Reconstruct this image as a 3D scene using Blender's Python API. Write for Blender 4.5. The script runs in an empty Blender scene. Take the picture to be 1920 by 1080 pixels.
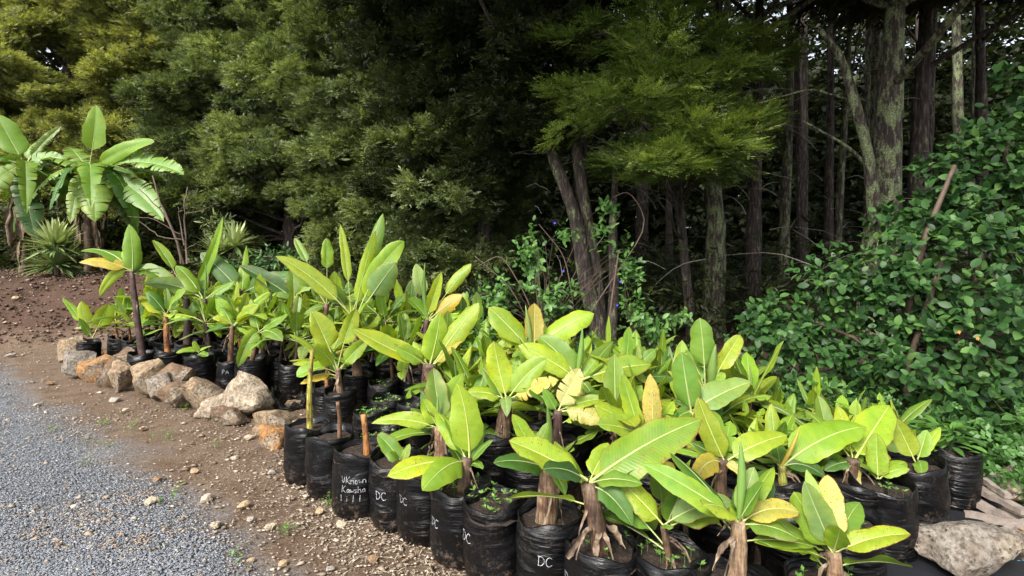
import bpy, bmesh, math, random
import numpy as np
from mathutils import Vector, Matrix, noise as mnoise

R = math.radians
F, HY, H = 950.0, 460.0, 1.68           # focal length and horizon in photo pixels, eye height
scene = bpy.context.scene
col = scene.collection

# ---------------------------------------------------------------- camera
cam_d = bpy.data.cameras.new('camera')
cam = bpy.data.objects.new('camera', cam_d); col.objects.link(cam)
cam.location = (0, 0, H); cam.rotation_euler = (R(90), 0, 0)
cam_d.sensor_width = 36; cam_d.lens = F / 1920 * 36
cam_d.shift_y = -(540 - HY) / 1920
cam_d.clip_start = 0.05; cam_d.clip_end = 500
scene.camera = cam

# ---------------------------------------------------------------- sky, sun, exposure
SUN_EL, SUN_AZ = R(44), R(-148)          # azimuth measured from +Y (view direction) towards +X
world = bpy.data.worlds.new('World'); scene.world = world; world.use_nodes = True
wn = world.node_tree; wn.nodes.clear()
sky = wn.nodes.new('ShaderNodeTexSky'); sky.sky_type = 'NISHITA'; sky.sun_disc = False
sky.sun_elevation = SUN_EL; sky.sun_rotation = SUN_AZ
sky.air_density = 1.0; sky.dust_density = 4.0; sky.ozone_density = 1.0
hs = wn.nodes.new('ShaderNodeHueSaturation'); hs.inputs['Saturation'].default_value = 0.35
bg = wn.nodes.new('ShaderNodeBackground'); bg.inputs['Strength'].default_value = 0.15
wo = wn.nodes.new('ShaderNodeOutputWorld')
wn.links.new(sky.outputs[0], hs.inputs['Color']); wn.links.new(hs.outputs[0], bg.inputs['Color'])
wn.links.new(bg.outputs[0], wo.inputs['Surface'])
sun_d = bpy.data.lights.new('sun', 'SUN'); sun_d.energy = 2.0; sun_d.angle = R(16); sun_d.color = (1, .95, .86)
sun = bpy.data.objects.new('sun', sun_d); col.objects.link(sun)
sv = Vector((math.sin(SUN_AZ) * math.cos(SUN_EL), math.cos(SUN_AZ) * math.cos(SUN_EL), math.sin(SUN_EL)))
sun.rotation_euler = sv.to_track_quat('Z', 'Y').to_euler(); sun.location = sv * 30
vs = scene.view_settings
vs.view_transform = 'Standard'; vs.look = 'None'; vs.gamma = 1; vs.use_curve_mapping = False
vs.exposure = 1.32
cy = scene.cycles
cy.max_bounces = 5; cy.diffuse_bounces = 3; cy.glossy_bounces = 2; cy.transmission_bounces = 4
cy.transparent_max_bounces = 4; cy.caustics_reflective = False; cy.caustics_refractive = False

# ---------------------------------------------------------------- helpers
def P(px, py, d):
    """photo pixel at depth d (metres) -> world point"""
    return np.array([(px - 960) / F * d, d, H - (py - HY) / F * d])
def gd(py, z=0.0):
    """depth at which height z shows at photo row py"""
    return F * (H - z) / (py - HY)
U = np.array([.805, -.593]); NV = np.array([.593, .805]); P0 = np.array([-1.5, 3.6])
def bed(u, n): return P0 + U * u + NV * n
def unbed(x, y):
    r = np.array([x, y]) - P0
    return float(r @ U), float(r @ NV)
def nrm(v):
    v = np.asarray(v, float); return v / max(1e-9, np.linalg.norm(v))

def mesh_np(name, verts, faces, smooth=False, uv=None, tint=None):
    """faces: (n,k) int array (all the same size) or list of lists"""
    me = bpy.data.meshes.new(name)
    verts = np.asarray(verts, np.float32)
    if isinstance(faces, np.ndarray):
        n, k = faces.shape
        me.vertices.add(len(verts)); me.vertices.foreach_set('co', verts.ravel())
        me.loops.add(n * k); me.loops.foreach_set('vertex_index', faces.astype(np.int32).ravel())
        me.polygons.add(n)
        me.polygons.foreach_set('loop_start', np.arange(0, n * k, k, dtype=np.int32))
        me.polygons.foreach_set('loop_total', np.full(n, k, np.int32))
        me.update(calc_edges=True)
    else:
        me.from_pydata([tuple(map(float, v)) for v in verts], [], faces)
        me.update()
    if smooth: me.polygons.foreach_set('use_smooth', np.ones(len(me.polygons), bool))
    if uv is not None:
        l = me.uv_layers.new(name='UVMap')
        vi = np.empty(len(me.loops), np.int32); me.loops.foreach_get('vertex_index', vi)
        l.data.foreach_set('uv', np.asarray(uv, np.float32)[vi].ravel())
    if tint is not None:
        a = me.attributes.new('tint', 'FLOAT', 'POINT'); a.data.foreach_set('value', np.asarray(tint, np.float32))
    return me
def obj(name, me, mat=None, parent=None, loc=None, color=None):
    o = bpy.data.objects.new(name, me); col.objects.link(o)
    if mat is not None and me is not None and len(me.materials) == 0: me.materials.append(mat)
    if parent is not None: o.parent = parent
    if loc is not None: o.location = loc
    if color is not None: o.color = color
    return o
def tag(o, label=None, cat=None, group=None, kind=None):
    if label: o['label'] = label
    if cat: o['category'] = cat
    if group: o['group'] = group
    if kind: o['kind'] = kind
    return o
def empty(name, loc):
    o = bpy.data.objects.new(name, None); col.objects.link(o); o.location = tuple(map(float, loc)); o.empty_display_size = .1
    return o
def copy_tree(o, parent=None):
    c = o.copy(); col.objects.link(c)
    if parent is not None: c.parent = parent
    for ch in KIDS.get(o.name, []): copy_tree(ch, c)
    return c
KIDS = {}

# ---------------------------------------------------------------- materials
class NT:
    def __init__(s, name):
        s.m = bpy.data.materials.new(name); s.m.use_nodes = True; s.t = s.m.node_tree; s.t.nodes.clear()
        s.out = s.n('ShaderNodeOutputMaterial')
    def n(s, typ, **kw):
        nd = s.t.nodes.new(typ)
        for k, v in kw.items(): setattr(nd, k, v)
        return nd
    def set(s, sock, v):
        if isinstance(v, bpy.types.NodeSocket): s.t.links.new(v, sock)
        elif isinstance(v, (tuple, list)) and len(v) == 3 and sock.type == 'RGBA': sock.default_value = (*v, 1)
        else: sock.default_value = v
    def noise(s, vec, scale, detail=4, rough=.55, dim='3D'):
        nd = s.n('ShaderNodeTexNoise'); s.set(nd.inputs['Vector'], vec)
        nd.inputs['Scale'].default_value = scale; nd.inputs['Detail'].default_value = detail; nd.inputs['Roughness'].default_value = rough
        return nd.outputs['Fac']
    def ramp(s, fac, stops):
        nd = s.n('ShaderNodeValToRGB'); s.set(nd.inputs[0], fac); e = nd.color_ramp.elements
        while len(e) < len(stops): e.new(.5)
        for i, (p, c) in enumerate(stops):
            e[i].position = p; e[i].color = (*c, 1) if isinstance(c, (tuple, list)) else (c, c, c, 1)
        return nd.outputs[0]
    def math(s, op, a, b=0.0, c=None):
        nd = s.n('ShaderNodeMath', operation=op); s.set(nd.inputs[0], a); s.set(nd.inputs[1], b)
        if c is not None: s.set(nd.inputs[2], c)
        return nd.outputs[0]
    def mix(s, fac, a, b, blend='MIX'):
        nd = s.n('ShaderNodeMix', data_type='RGBA', blend_type=blend)
        s.set(nd.inputs['Factor'], fac); s.set(nd.inputs['A'], a); s.set(nd.inputs['B'], b)
        return nd.outputs['Result']
    def coord(s, which='Object'): return s.n('ShaderNodeTexCoord').outputs[which]
    def scaled(s, vec, sc):
        nd = s.n('ShaderNodeMapping'); s.set(nd.inputs['Vector'], vec); nd.inputs['Scale'].default_value = sc
        return nd.outputs[0]
    def bump(s, h, strength=.3, dist=.01):
        nd = s.n('ShaderNodeBump'); s.set(nd.inputs['Height'], h)
        nd.inputs['Strength'].default_value = strength; nd.inputs['Distance'].default_value = dist
        return nd.outputs[0]
    def principled(s, color, rough=.6, normal=None, spec=.5, surface=True):
        nd = s.n('ShaderNodeBsdfPrincipled'); s.set(nd.inputs['Base Color'], color); s.set(nd.inputs['Roughness'], rough)
        nd.inputs['Specular IOR Level'].default_value = spec
        if normal is not None: s.set(nd.inputs['Normal'], normal)
        if surface: s.t.links.new(nd.outputs[0], s.out.inputs['Surface'])
        return nd
    def translucent_mix(s, pr, color, fac):
        tr = s.n('ShaderNodeBsdfTranslucent'); s.set(tr.inputs['Color'], color)
        mx = s.n('ShaderNodeMixShader'); s.set(mx.inputs[0], fac)
        s.t.links.new(pr.outputs[0], mx.inputs[1]); s.t.links.new(tr.outputs[0], mx.inputs[2])
        s.t.links.new(mx.outputs[0], s.out.inputs['Surface'])
    def attr(s, name):
        return s.n('ShaderNodeAttribute', attribute_name=name).outputs['Fac']

def m_banana():
    s = NT('banana_leaf'); oi = s.n('ShaderNodeObjectInfo'); uv = s.coord('UV'); oc = s.coord('Object')
    sp = s.n('ShaderNodeSeparateXYZ'); s.set(sp.inputs[0], uv)
    a = s.math('ABSOLUTE', s.math('SUBTRACT', sp.outputs[0], .5))             # 0 midrib .. .5 margin
    ph = s.math('ADD', s.math('MULTIPLY', sp.outputs[1], 210), s.math('MULTIPLY', a, -46))
    vein = s.math('SINE', s.math('ADD', ph, s.math('MULTIPLY', s.noise(oc, 9, 2), 9)))
    vein2 = s.math('SINE', s.math('ADD', s.math('MULTIPLY', ph, .17), s.math('MULTIPLY', s.noise(oc, 5, 2), 14)))
    vv = s.math('ADD', s.math('MULTIPLY', vein, .6), s.math('MULTIPLY', vein2, .4))
    base = oi.outputs['Color']
    mott = s.noise(oc, 7, 3)
    c = s.mix(s.ramp(mott, [(.38, 0.0), (.68, .6)]), base, s.mix(1, base, (1.22, 1.06, .6), 'MULTIPLY'))
    c = s.mix(s.math('MULTIPLY_ADD', vv, .24, .24), c, s.mix(1, c, (.62, .74, .6), 'MULTIPLY'))
    ym = s.math('MULTIPLY', s.ramp(s.math('ADD', s.math('MULTIPLY', a, 1.1), s.math('MULTIPLY', mott, .7)), [(.55, 0.0), (.95, 1.0)]), s.math('MULTIPLY', oi.outputs['Random'], .8))
    c = s.mix(ym, c, s.mix(1, c, (1.5, 1.2, .75), 'MULTIPLY'))
    dk = s.ramp(s.noise(s.scaled(uv, (2.2, 9, 1)), 1.0, 4, .6), [(.46, 0.0), (.7, .55)])
    c = s.mix(dk, c, s.mix(1, c, (.55, .78, .6), 'MULTIPLY'))
    # brown scorch and spots, more on leaves with a low alpha
    wear = s.math('SUBTRACT', 1.0, oi.outputs['Alpha'])
    sc = s.n('ShaderNodeMapping'); s.set(sc.inputs['Vector'], uv); sc.inputs['Scale'].default_value = (10, 34, 1)
    locn = s.n('ShaderNodeVectorMath', operation='ADD'); s.set(locn.inputs[0], sc.outputs[0])
    rv = s.n('ShaderNodeCombineXYZ'); s.set(rv.inputs[2], s.math('MULTIPLY', oi.outputs['Random'], 40)); s.set(locn.inputs[1], rv.outputs[0])
    spots = s.noise(locn.outputs[0], 1.0, 3, .6)
    spm = s.ramp(s.math('MULTIPLY_ADD', wear, .16, spots), [(.70, 0.0), (.74, 1.0)])
    edge = s.math('ADD', s.math('MULTIPLY', s.math('POWER', s.math('MULTIPLY', a, 2), 6), .6), s.math('MULTIPLY', s.math('POWER', sp.outputs[1], 9), .55))
    em = s.ramp(s.math('ADD', s.math('MULTIPLY', edge, s.math('MULTIPLY', wear, 1.15)), s.math('MULTIPLY', spots, .42)), [(.46, 0.0), (.55, 1.0)])
    brown = s.mix(spots, (.05, .022, .008), (.34, .17, .05))
    c = s.mix(s.math('MAXIMUM', spm, em), c, brown)
    nrmv = s.bump(s.math('ADD', s.math('MULTIPLY', vein, .25), s.math('MULTIPLY', vein2, .12)), .3, .003)
    pr = s.principled(c, .42, nrmv, .4, False)
    s.translucent_mix(pr, s.mix(1, c, (1.25, 1.1, .5), 'MULTIPLY'), .36)
    return s.m
def m_midrib():
    s = NT('banana_midrib'); oi = s.n('ShaderNodeObjectInfo')
    c = s.mix(.45, oi.outputs['Color'], (.56, .6, .32))
    s.principled(s.mix(s.noise(s.coord(), 12, 3), c, s.mix(1, c, (.75, .6, .4), 'MULTIPLY')), .45)
    return s.m
def m_stem():
    s = NT('banana_pseudostem'); oi = s.n('ShaderNodeObjectInfo'); oc = s.coord()
    st = s.noise(s.scaled(oc, (95, 95, 9)), 1.0, 5, .7)
    bl = s.noise(oc, 11, 4, .6)
    c = s.mix(s.ramp(bl, [(.4, 0.0), (.62, 1.0)]), oi.outputs['Color'], s.mix(1, oi.outputs['Color'], (.3, .22, .2), 'MULTIPLY'))
    c = s.mix(s.ramp(st, [(.42, 0.0), (.62, .9)]), c, s.mix(1, c, (2.6, 2.4, 2.1), 'MULTIPLY'))
    c = s.mix(s.ramp(st, [(.3, .85), (.46, 0.0)]), c, s.mix(1, c, (.25, .22, .2), 'MULTIPLY'))
    s.principled(c, .55, s.bump(st, .7, .01)); return s.m
def m_dry():
    s = NT('dry_leaf'); oc = s.coord(); st = s.noise(s.scaled(oc, (40, 40, 9)), 1.0, 4, .6)
    s.principled(s.ramp(st, [(.3, (.045, .028, .018)), (.5, (.13, .088, .056)), (.72, (.3, .235, .165))]), .85, s.bump(st, .5, .006)); return s.m
def m_bag():
    s = NT('black_plastic'); oc = s.coord(); oi = s.n('ShaderNodeObjectInfo')
    off = s.n('ShaderNodeVectorMath', operation='ADD'); s.set(off.inputs[0], oc)
    cx = s.n('ShaderNodeCombineXYZ'); s.set(cx.inputs[0], s.math('MULTIPLY', oi.outputs['Random'], 30)); s.set(off.inputs[1], cx.outputs[0])
    cr = s.noise(s.scaled(off.outputs[0], (5, 5, 38)), 1.0, 3, .5)            # horizontal creases
    cr2 = s.noise(s.scaled(off.outputs[0], (14, 14, 30)), 1.0, 4, .6)
    band = s.ramp(s.noise(s.scaled(off.outputs[0], (2.5, 2.5, 5)), 1.0, 2), [(.42, 0.0), (.58, 1.0)])
    h = s.math('ADD', s.math('MULTIPLY', s.math('MULTIPLY', cr, band), 2.2), s.math('MULTIPLY', cr2, .45))
    dust = s.noise(off.outputs[0], 90, 5, .7); dz = s.noise(off.outputs[0], 6, 3)
    c = s.mix(s.ramp(s.math('MULTIPLY', dust, s.math('ADD', dz, .45)), [(.54, 0.0), (.76, .45)]), (.0035, .0035, .0042), (.08, .066, .05))
    sz = s.n('ShaderNodeSeparateXYZ'); s.set(sz.inputs[0], oc)
    mud = s.ramp(s.math('SUBTRACT', s.noise(off.outputs[0], 26, 6, .75), s.math('MULTIPLY', sz.outputs[2], .55)), [(.5, 0.0), (.6, .7)])
    c = s.mix(mud, c, (.085, .06, .042))
    s.principled(c, s.math('MULTIPLY_ADD', dz, .28, .2), s.bump(h, 1, .013), .26); return s.m
def m_soil():
    s = NT('potting_soil'); oc = s.coord(); nz = s.noise(oc, 55, 6, .7)
    s.principled(s.ramp(nz, [(.35, (.008, .005, .004)), (.55, (.034, .02, .013)), (.68, (.1, .062, .036)), (.78, (.24, .17, .09))]), .9, s.bump(nz, 1, .02)); return s.m
def m_ink():
    s = NT('white_marker'); s.principled(s.mix(s.ramp(s.noise(s.coord(), 60, 3), [(.4, 0.0), (.6, 1.0)]), (.2, .21, .23), (.5, .52, .56)), .5); return s.m
def m_rock():
    s = NT('volcanic_rock'); oc = s.coord(); oi = s.n('ShaderNodeObjectInfo')
    big = s.noise(oc, 6, 5, .6); fine = s.noise(oc, 38, 6, .7)
    vo = s.n('ShaderNodeTexVoronoi'); s.set(vo.inputs['Vector'], oc); vo.inputs['Scale'].default_value = 34
    pits = s.ramp(vo.outputs['Distance'], [(.1, 0.0), (.32, 1.0)])
    pitm = s.ramp(s.noise(oc, 9, 2), [(.45, 0.0), (.6, 1.0)])
    pit = s.math('MAXIMUM', pits, s.math('SUBTRACT', 1.0, pitm))
    c = s.mix(s.ramp(big, [(.36, 0.0), (.62, 1.0)]), oi.outputs['Color'], s.mix(1, oi.outputs['Color'], (.42, .36, .3), 'MULTIPLY'))
    c = s.mix(s.ramp(s.noise(oc, 4.3, 4), [(.52, 0.0), (.64, .75)]), c, (.36, .31, .235))
    c = s.mix(s.ramp(fine, [(.36, .85), (.58, 0.0)]), c, (.06, .042, .03))
    c = s.mix(pit, s.mix(1, c, (.4, .35, .3), 'MULTIPLY'), c)
    h = s.math('ADD', s.math('MULTIPLY', fine, .7), s.math('MULTIPLY', pit, .5))
    s.principled(c, .9, s.bump(h, 1, .03)); return s.m
def m_stone():
    s = NT('loose_stone'); oi = s.n('ShaderNodeObjectInfo'); nz = s.noise(s.coord(), 2.2, 5, .6)
    s.principled(s.mix(nz, s.mix(1, oi.outputs['Color'], (.75, .72, .68), 'MULTIPLY'), s.mix(1, oi.outputs['Color'], (1.3, 1.3, 1.3), 'MULTIPLY')), .9, s.bump(nz, .5, .2)); return s.m
def m_bark(lichen):
    s = NT('bark'); oc = s.coord(); st = s.noise(s.scaled(oc, (26, 26, 4)), 1.0, 6, .7)
    pl = s.noise(s.scaled(oc, (9, 9, 3.2)), 1.0, 5, .7)
    c = s.ramp(st, [(.33, (.012, .008, .007)), (.52, (.05, .036, .029)), (.66, (.17, .14, .12)), (.76, (.5, .46, .42))])
    c = s.mix(s.ramp(pl, [(lichen, 0.0), (lichen + .09, .85)]), c, s.ramp(s.noise(oc, 45, 4, .7), [(.35, (.07, .095, .035)), (.55, (.24, .29, .13)), (.68, (.5, .53, .4))]))
    s.principled(c, .9, s.bump(st, 1, .04)); return s.m
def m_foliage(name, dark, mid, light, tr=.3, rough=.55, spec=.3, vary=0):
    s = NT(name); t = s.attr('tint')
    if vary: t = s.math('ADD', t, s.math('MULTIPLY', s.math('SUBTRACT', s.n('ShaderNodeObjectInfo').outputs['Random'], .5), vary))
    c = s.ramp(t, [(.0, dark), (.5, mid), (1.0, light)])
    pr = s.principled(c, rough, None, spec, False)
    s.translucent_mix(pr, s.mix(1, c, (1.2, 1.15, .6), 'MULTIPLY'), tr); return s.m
def m_plain(name, c, rough=.7, var=.4, scale=20):
    s = NT(name); nz = s.noise(s.coord(), scale, 4, .6)
    s.principled(s.mix(nz, tuple(x * (1 - var) for x in c), tuple(min(1, x * (1 + var)) for x in c)), rough, s.bump(nz, .4, .01)); return s.m
def m_ground():
    s = NT('dirt_and_gravel'); oc = s.coord('Object')
    sp = s.n('ShaderNodeSeparateXYZ'); s.set(sp.inputs[0], oc)
    n = s.math('ADD', s.math('MULTIPLY', s.math('SUBTRACT', sp.outputs[0], float(P0[0])), float(NV[0])),
               s.math('MULTIPLY', s.math('SUBTRACT', sp.outputs[1], float(P0[1])), float(NV[1])))
    wob = s.math('MULTIPLY', s.math('SUBTRACT', s.noise(oc, 1.3, 5, .65), .5), 1.1)
    g = s.ramp(s.math('ADD', s.math('MULTIPLY', s.math('ADD', n, wob), -.8), .0), [(.34, 0.0), (.64, 1.0)])
    f1 = s.noise(oc, 60, 6, .75); f2 = s.noise(oc, 5, 5, .6)
    vo = s.n('ShaderNodeTexVoronoi'); s.set(vo.inputs['Vector'], oc); vo.inputs['Scale'].default_value = 75
    vc = s.n('ShaderNodeSeparateColor'); s.set(vc.inputs[0], vo.outputs['Color'])
    grav = s.ramp(vc.outputs[0], [(.0, (.08, .088, .1)), (.5, (.16, .172, .192)), (.85, (.25, .262, .282)), (1, (.36, .36, .36))])
    dirt = s.ramp(f1, [(.3, (.08, .054, .036)), (.5, (.165, .117, .081)), (.66, (.25, .187, .135)), (.8, (.38, .31, .235))])
    dirt = s.mix(s.ramp(f2, [(.4, 0.0), (.66, .75)]), dirt, s.mix(1, dirt, (.6, .52, .46), 'MULTIPLY'))
    c = s.mix(g, dirt, s.mix(s.ramp(f2, [(.52, 0.0), (.7, .5)]), grav, dirt))
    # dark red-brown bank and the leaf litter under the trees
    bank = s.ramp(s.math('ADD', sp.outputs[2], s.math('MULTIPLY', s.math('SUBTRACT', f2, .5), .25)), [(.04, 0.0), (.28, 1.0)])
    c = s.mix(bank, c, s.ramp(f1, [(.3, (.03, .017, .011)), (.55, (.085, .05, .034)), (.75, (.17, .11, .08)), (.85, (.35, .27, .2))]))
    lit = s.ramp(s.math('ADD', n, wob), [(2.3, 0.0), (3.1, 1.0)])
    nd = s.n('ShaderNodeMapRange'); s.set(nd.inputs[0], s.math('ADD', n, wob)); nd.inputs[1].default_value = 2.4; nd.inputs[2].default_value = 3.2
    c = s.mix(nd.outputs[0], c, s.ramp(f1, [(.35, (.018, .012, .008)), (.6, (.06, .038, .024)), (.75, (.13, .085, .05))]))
    h = s.math('ADD', f1, s.math('MULTIPLY', s.math('MULTIPLY', vo.outputs['Distance'], g), -.8))
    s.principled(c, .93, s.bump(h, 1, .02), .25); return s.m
M = dict(leaf=m_banana(), rib=m_midrib(), stem=m_stem(), dry=m_dry(), bag=m_bag(), soil=m_soil(), ink=m_ink(), rock=m_rock(),
         bark=m_bark(.6), lichen=m_bark(.47), mottled=m_bark(.54), ground=m_ground(),
         totara=m_foliage('olive_foliage', (.055, .066, .02), (.195, .225, .06), (.42, .45, .13), .42, .42, .5, vary=.5),
         kanuka=m_foliage('green_foliage', (.036, .055, .02), (.125, .17, .06), (.29, .35, .135), .42, .42, .5, vary=.5),
         bough=m_foliage('bough_foliage', (.04, .075, .015), (.16, .245, .05), (.38, .47, .12), .42, .42, .5, vary=.4),
         shade=m_foliage('shade_foliage', (.008, .014, .004), (.025, .036, .011), (.07, .085, .025)),  # dark copy of the leaf greens, the wood's shade put into the colour
         bush=m_foliage('shrub_leaf', (.014, .044, .012), (.038, .1, .024), (.1, .2, .045), .22, .5, .3),
         vine=m_foliage('vine_leaf', (.035, .09, .02), (.08, .19, .04), (.18, .34, .08), .3, .45, .4),
         weed=m_foliage('weed_leaf', (.06, .14, .03), (.12, .26, .05), (.25, .4, .09), .3, .5, .3),
         sword=m_foliage('sword_leaf', (.07, .12, .04), (.17, .25, .09), (.4, .46, .2), .2, .45, .4),
         twig=m_plain('brown_twig', (.085, .056, .04)), grey_twig=m_plain('grey_twig', (.22, .19, .165)),
         wood=m_plain('weathered_wood', (.20, .165, .14), .85, .6, 30), orange=m_plain('orange_petal', (.7, .22, .03)),
         blue=m_plain('blue_petal', (.06, .05, .55)), pebble=m_foliage('pebble', (.14, .105, .075), (.3, .24, .18), (.52, .46, .37), .0, .9, .2),
         gravel=m_foliage('gravel_stone', (.085, .094, .108), (.175, .188, .21), (.4, .405, .41), .0, .85, .25),
         stone=m_stone(), clay=m_foliage('clay_crumb', (.2, .14, .1), (.27, .19, .13), (.34, .26, .2), .0, .9, .2), clod=m_foliage('bank_clod', (.03, .018, .012), (.09, .055, .038), (.32, .25, .19), .0, .9, .2), mat=m_plain('woven_weed_mat', (.012, .013, .017), .5, .5, 160), thread=m_plain('blue_thread', (.05, .3, .4)))

# ---------------------------------------------------------------- terrain
def sst(a, b, x):
    t = np.clip((x - a) / (b - a), 0, 1); return t * t * (3 - 2 * t)
def bank_h(x, y):
    x = np.asarray(x, float); y = np.asarray(y, float)
    foot = 8.2 + .22 * (x + 7)                                     # the bank's foot runs behind the far bags
    h = 1.05 * sst(0, 3.0, y - foot) * sst(-1.8, -5.2, x)
    h = h + .25 * sst(3, 9, y - foot)
    return h
def ground_z(x, y):
    return float(bank_h(x, y))
gx = np.concatenate([np.linspace(-90, -14, 24)[:-1], np.linspace(-14, 10, 200), np.linspace(10, 90, 26)[1:]])
gy = np.concatenate([np.linspace(-40, 1, 20)[:-1], np.linspace(1, 16, 150), np.linspace(16, 160, 40)[1:]])
GX, GY = np.meshgrid(gx, gy)
GZ = bank_h(GX, GY)
rough = np.array([[mnoise.noise(Vector((x * 1.7, y * 1.7, 0))) * .5 + mnoise.noise(Vector((x * 5, y * 5, 3))) * .3 for x in gx] for y in gy])
amp = .022 + .30 * np.clip(GZ, 0, .6)
GZ = GZ + rough * amp - .012
vv = np.stack([GX, GY, GZ], -1).reshape(-1, 3)
nx_, ny_ = len(gx), len(gy)
ii = (np.arange(ny_ - 1)[:, None] * nx_ + np.arange(nx_ - 1)[None]).ravel()
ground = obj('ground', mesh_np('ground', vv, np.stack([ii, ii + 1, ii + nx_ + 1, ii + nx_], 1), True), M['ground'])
tag(ground, 'brown dirt yard with blue grey gravel drive and dark bank', None, None, 'structure')

# ---------------------------------------------------------------- geometry builders
rng = np.random.default_rng(7); random.seed(7)

def tube(pts, rad, sides=8, rough_amp=0.0, seed=0, cap=True):
    pts = np.asarray(pts, float); rad = np.asarray(rad, float); n = len(pts)
    T = np.gradient(pts, axis=0); T /= np.linalg.norm(T, axis=1)[:, None] + 1e-9
    ref = np.array([0.0, 1, 0]) if abs(T[0][1]) < .8 else np.array([1.0, 0, 0])
    A = np.cross(T, ref); A /= np.linalg.norm(A, axis=1)[:, None] + 1e-9
    B = np.cross(T, A)
    th = np.linspace(0, 2 * np.pi, sides, endpoint=False)
    rr = rad[:, None] * np.ones(sides)[None]
    if rough_amp:
        for i in range(n):
            for j in range(sides):
                c, s_ = math.cos(th[j]), math.sin(th[j])
                rr[i, j] *= 1 + rough_amp * (mnoise.noise(Vector((c * 1.3 + seed, s_ * 1.3, pts[i][2] * 1.5))) + .6 * mnoise.noise(Vector((c * 4 + seed, s_ * 4, pts[i][2] * 3))))
    V = pts[:, None] + rr[..., None] * (np.cos(th)[None, :, None] * A[:, None] + np.sin(th)[None, :, None] * B[:, None])
    V = V.reshape(-1, 3); Fc = []
    for i in range(n - 1):
        for j in range(sides):
            k = (j + 1) % sides
            Fc.append([i * sides + j, i * sides + k, (i + 1) * sides + k, (i + 1) * sides + j])
    Fc = np.array(Fc)
    if cap:
        V = np.vstack([V, pts[-1:]]); c = len(V) - 1
        Fc = np.vstack([Fc, [[(n - 1) * sides + j, (n - 1) * sides + (j + 1) % sides, c, c] for j in range(sides)]])
    return V, Fc
def join(parts):
    vs_, fs_ = [], []; o = 0
    for v, f in parts:
        vs_.append(v); fs_.append(f + o); o += len(v)
    return np.vstack(vs_), np.vstack(fs_)
def fix_quads(f):
    """list form: drop doubled vertices so caps are triangles"""
    return [list(dict.fromkeys(map(int, q))) for q in f]
def bez(a, b, c, t):
    t = np.asarray(t)[:, None]; return (1 - t) ** 2 * a + 2 * t * (1 - t) * b + t ** 2 * c
def smooth_path(pts, n=14):
    pts = np.asarray(pts, float); t = np.linspace(0, 1, len(pts)); q = np.linspace(0, 1, n)
    out = np.stack([np.interp(q, t, pts[:, k]) for k in range(3)], 1)
    for _ in range(2): out[1:-1] = (out[:-2] + 2 * out[1:-1] + out[2:]) / 4
    return out

def leaf_geo(B, C, T, N, width, pet=.12, fold=.22, droop=.12, wave=.12, torn=0.0, seed=0):
    """banana leaf blade and its midrib/stalk; B base, T tip, C bezier control, N the upper face's direction"""
    rs = np.random.default_rng(seed)
    nl = 16 if torn < .1 else (26 if torn < .38 else 46)
    t = np.linspace(pet, 1, nl + 1); v = (t - pet) / (1 - pet)
    mid = bez(B, C, T, t)
    tg = np.gradient(mid, axis=0); tg /= np.linalg.norm(tg, axis=1)[:, None] + 1e-9
    Nn = N[None] - (tg @ N)[:, None] * tg; Nn /= np.linalg.norm(Nn, axis=1)[:, None] + 1e-9
    S = np.cross(tg, Nn)
    tw = np.radians(np.clip(rs.normal(0, 20), -35, 35)) * (v - .35); ct, st_ = np.cos(tw)[:, None], np.sin(tw)[:, None]
    S, Nn = S * ct + Nn * st_, Nn * ct - S * st_
    k = rs.uniform(.17, .3); pe = rs.uniform(2.2, 3.8); pq = rs.uniform(.6, .88)
    p = np.where(v < k, 1 - (1 - v / k) ** 2.8, np.clip(1 - np.clip((v - k) / (1 - k), 0, 1) ** pe, 0, 1) ** pq)
    p = np.maximum(p, .015)
    hw = width / 2 * p * .92
    asym = rs.uniform(-.12, .12); oph = rs.uniform(0, 6.28, 2)
    ph = rs.uniform(0, 6.28, 4); fr = rs.uniform(4, 8, 2)
    cs = np.array([0, .3, .62, .86, 1.0]); nc = len(cs)
    V, Fc, UV = [], [], []
    cut = []
    if torn:
        ncut = max(1, int(torn * (12 if torn < .38 else 26))); 
    for side in (-1, 1):
        groups = [(0, nl)]
        if torn:
            c = sorted(set(rs.choice(np.arange(2, nl - 1), ncut, replace=False).tolist())); e = [0] + c + [nl]
            groups = list(zip(e[:-1], e[1:]))
        for (a, b) in groups:
            off = len(V); dz = rs.uniform(-.35, .12) * (1 if torn else 0); rc = (a + b) / 2
            sk = rs.uniform(-.1, .25) if torn else 0
            for i in range(a, b + 1):
                hws = hw[i] * (1 + side * asym + .05 * math.sin(17 * v[i] + oph[0 if side < 0 else 1]) + .025 * math.sin(41 * v[i] + oph[0]))
                wv = wave * (np.sin(fr[0] * v[i] + ph[0 if side < 0 else 1]) + .5 * np.sin(2.1 * fr[1] * v[i] + ph[2 if side < 0 else 3]))
                for c in cs:
                    q = mid[i] + S[i] * side * c * hws * (1 - .25 * droop * c * c) + Nn[i] * hw[i] * (fold * c - droop * 1.6 * c * c + (wv + dz) * c * c)
                    if torn:
                        pull = (rc - i) / nl * .22 * c * c
                        q = q + tg[i] * (pull * np.linalg.norm(T - B) + sk * hw[i] * c * .5)
                    V.append(q); UV.append((.5 + side * c * .5, v[i]))
            for i in range(b - a):
                for j in range(nc - 1):
                    x = off + i * nc + j
                    f = [x, x + 1, x + nc + 1, x + nc]
                    Fc.append(f if side > 0 else f[::-1])
    tt = np.linspace(0, .985, 12); mp = bez(B, C, T, tt)
    r0 = min(.011, max(.0028, .036 * width)); rr = r0 * (1 - tt * .86)
    rv, rf = tube(mp, rr, 5)
    return np.array(V), np.array(Fc), np.array(UV), rv, rf

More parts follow.
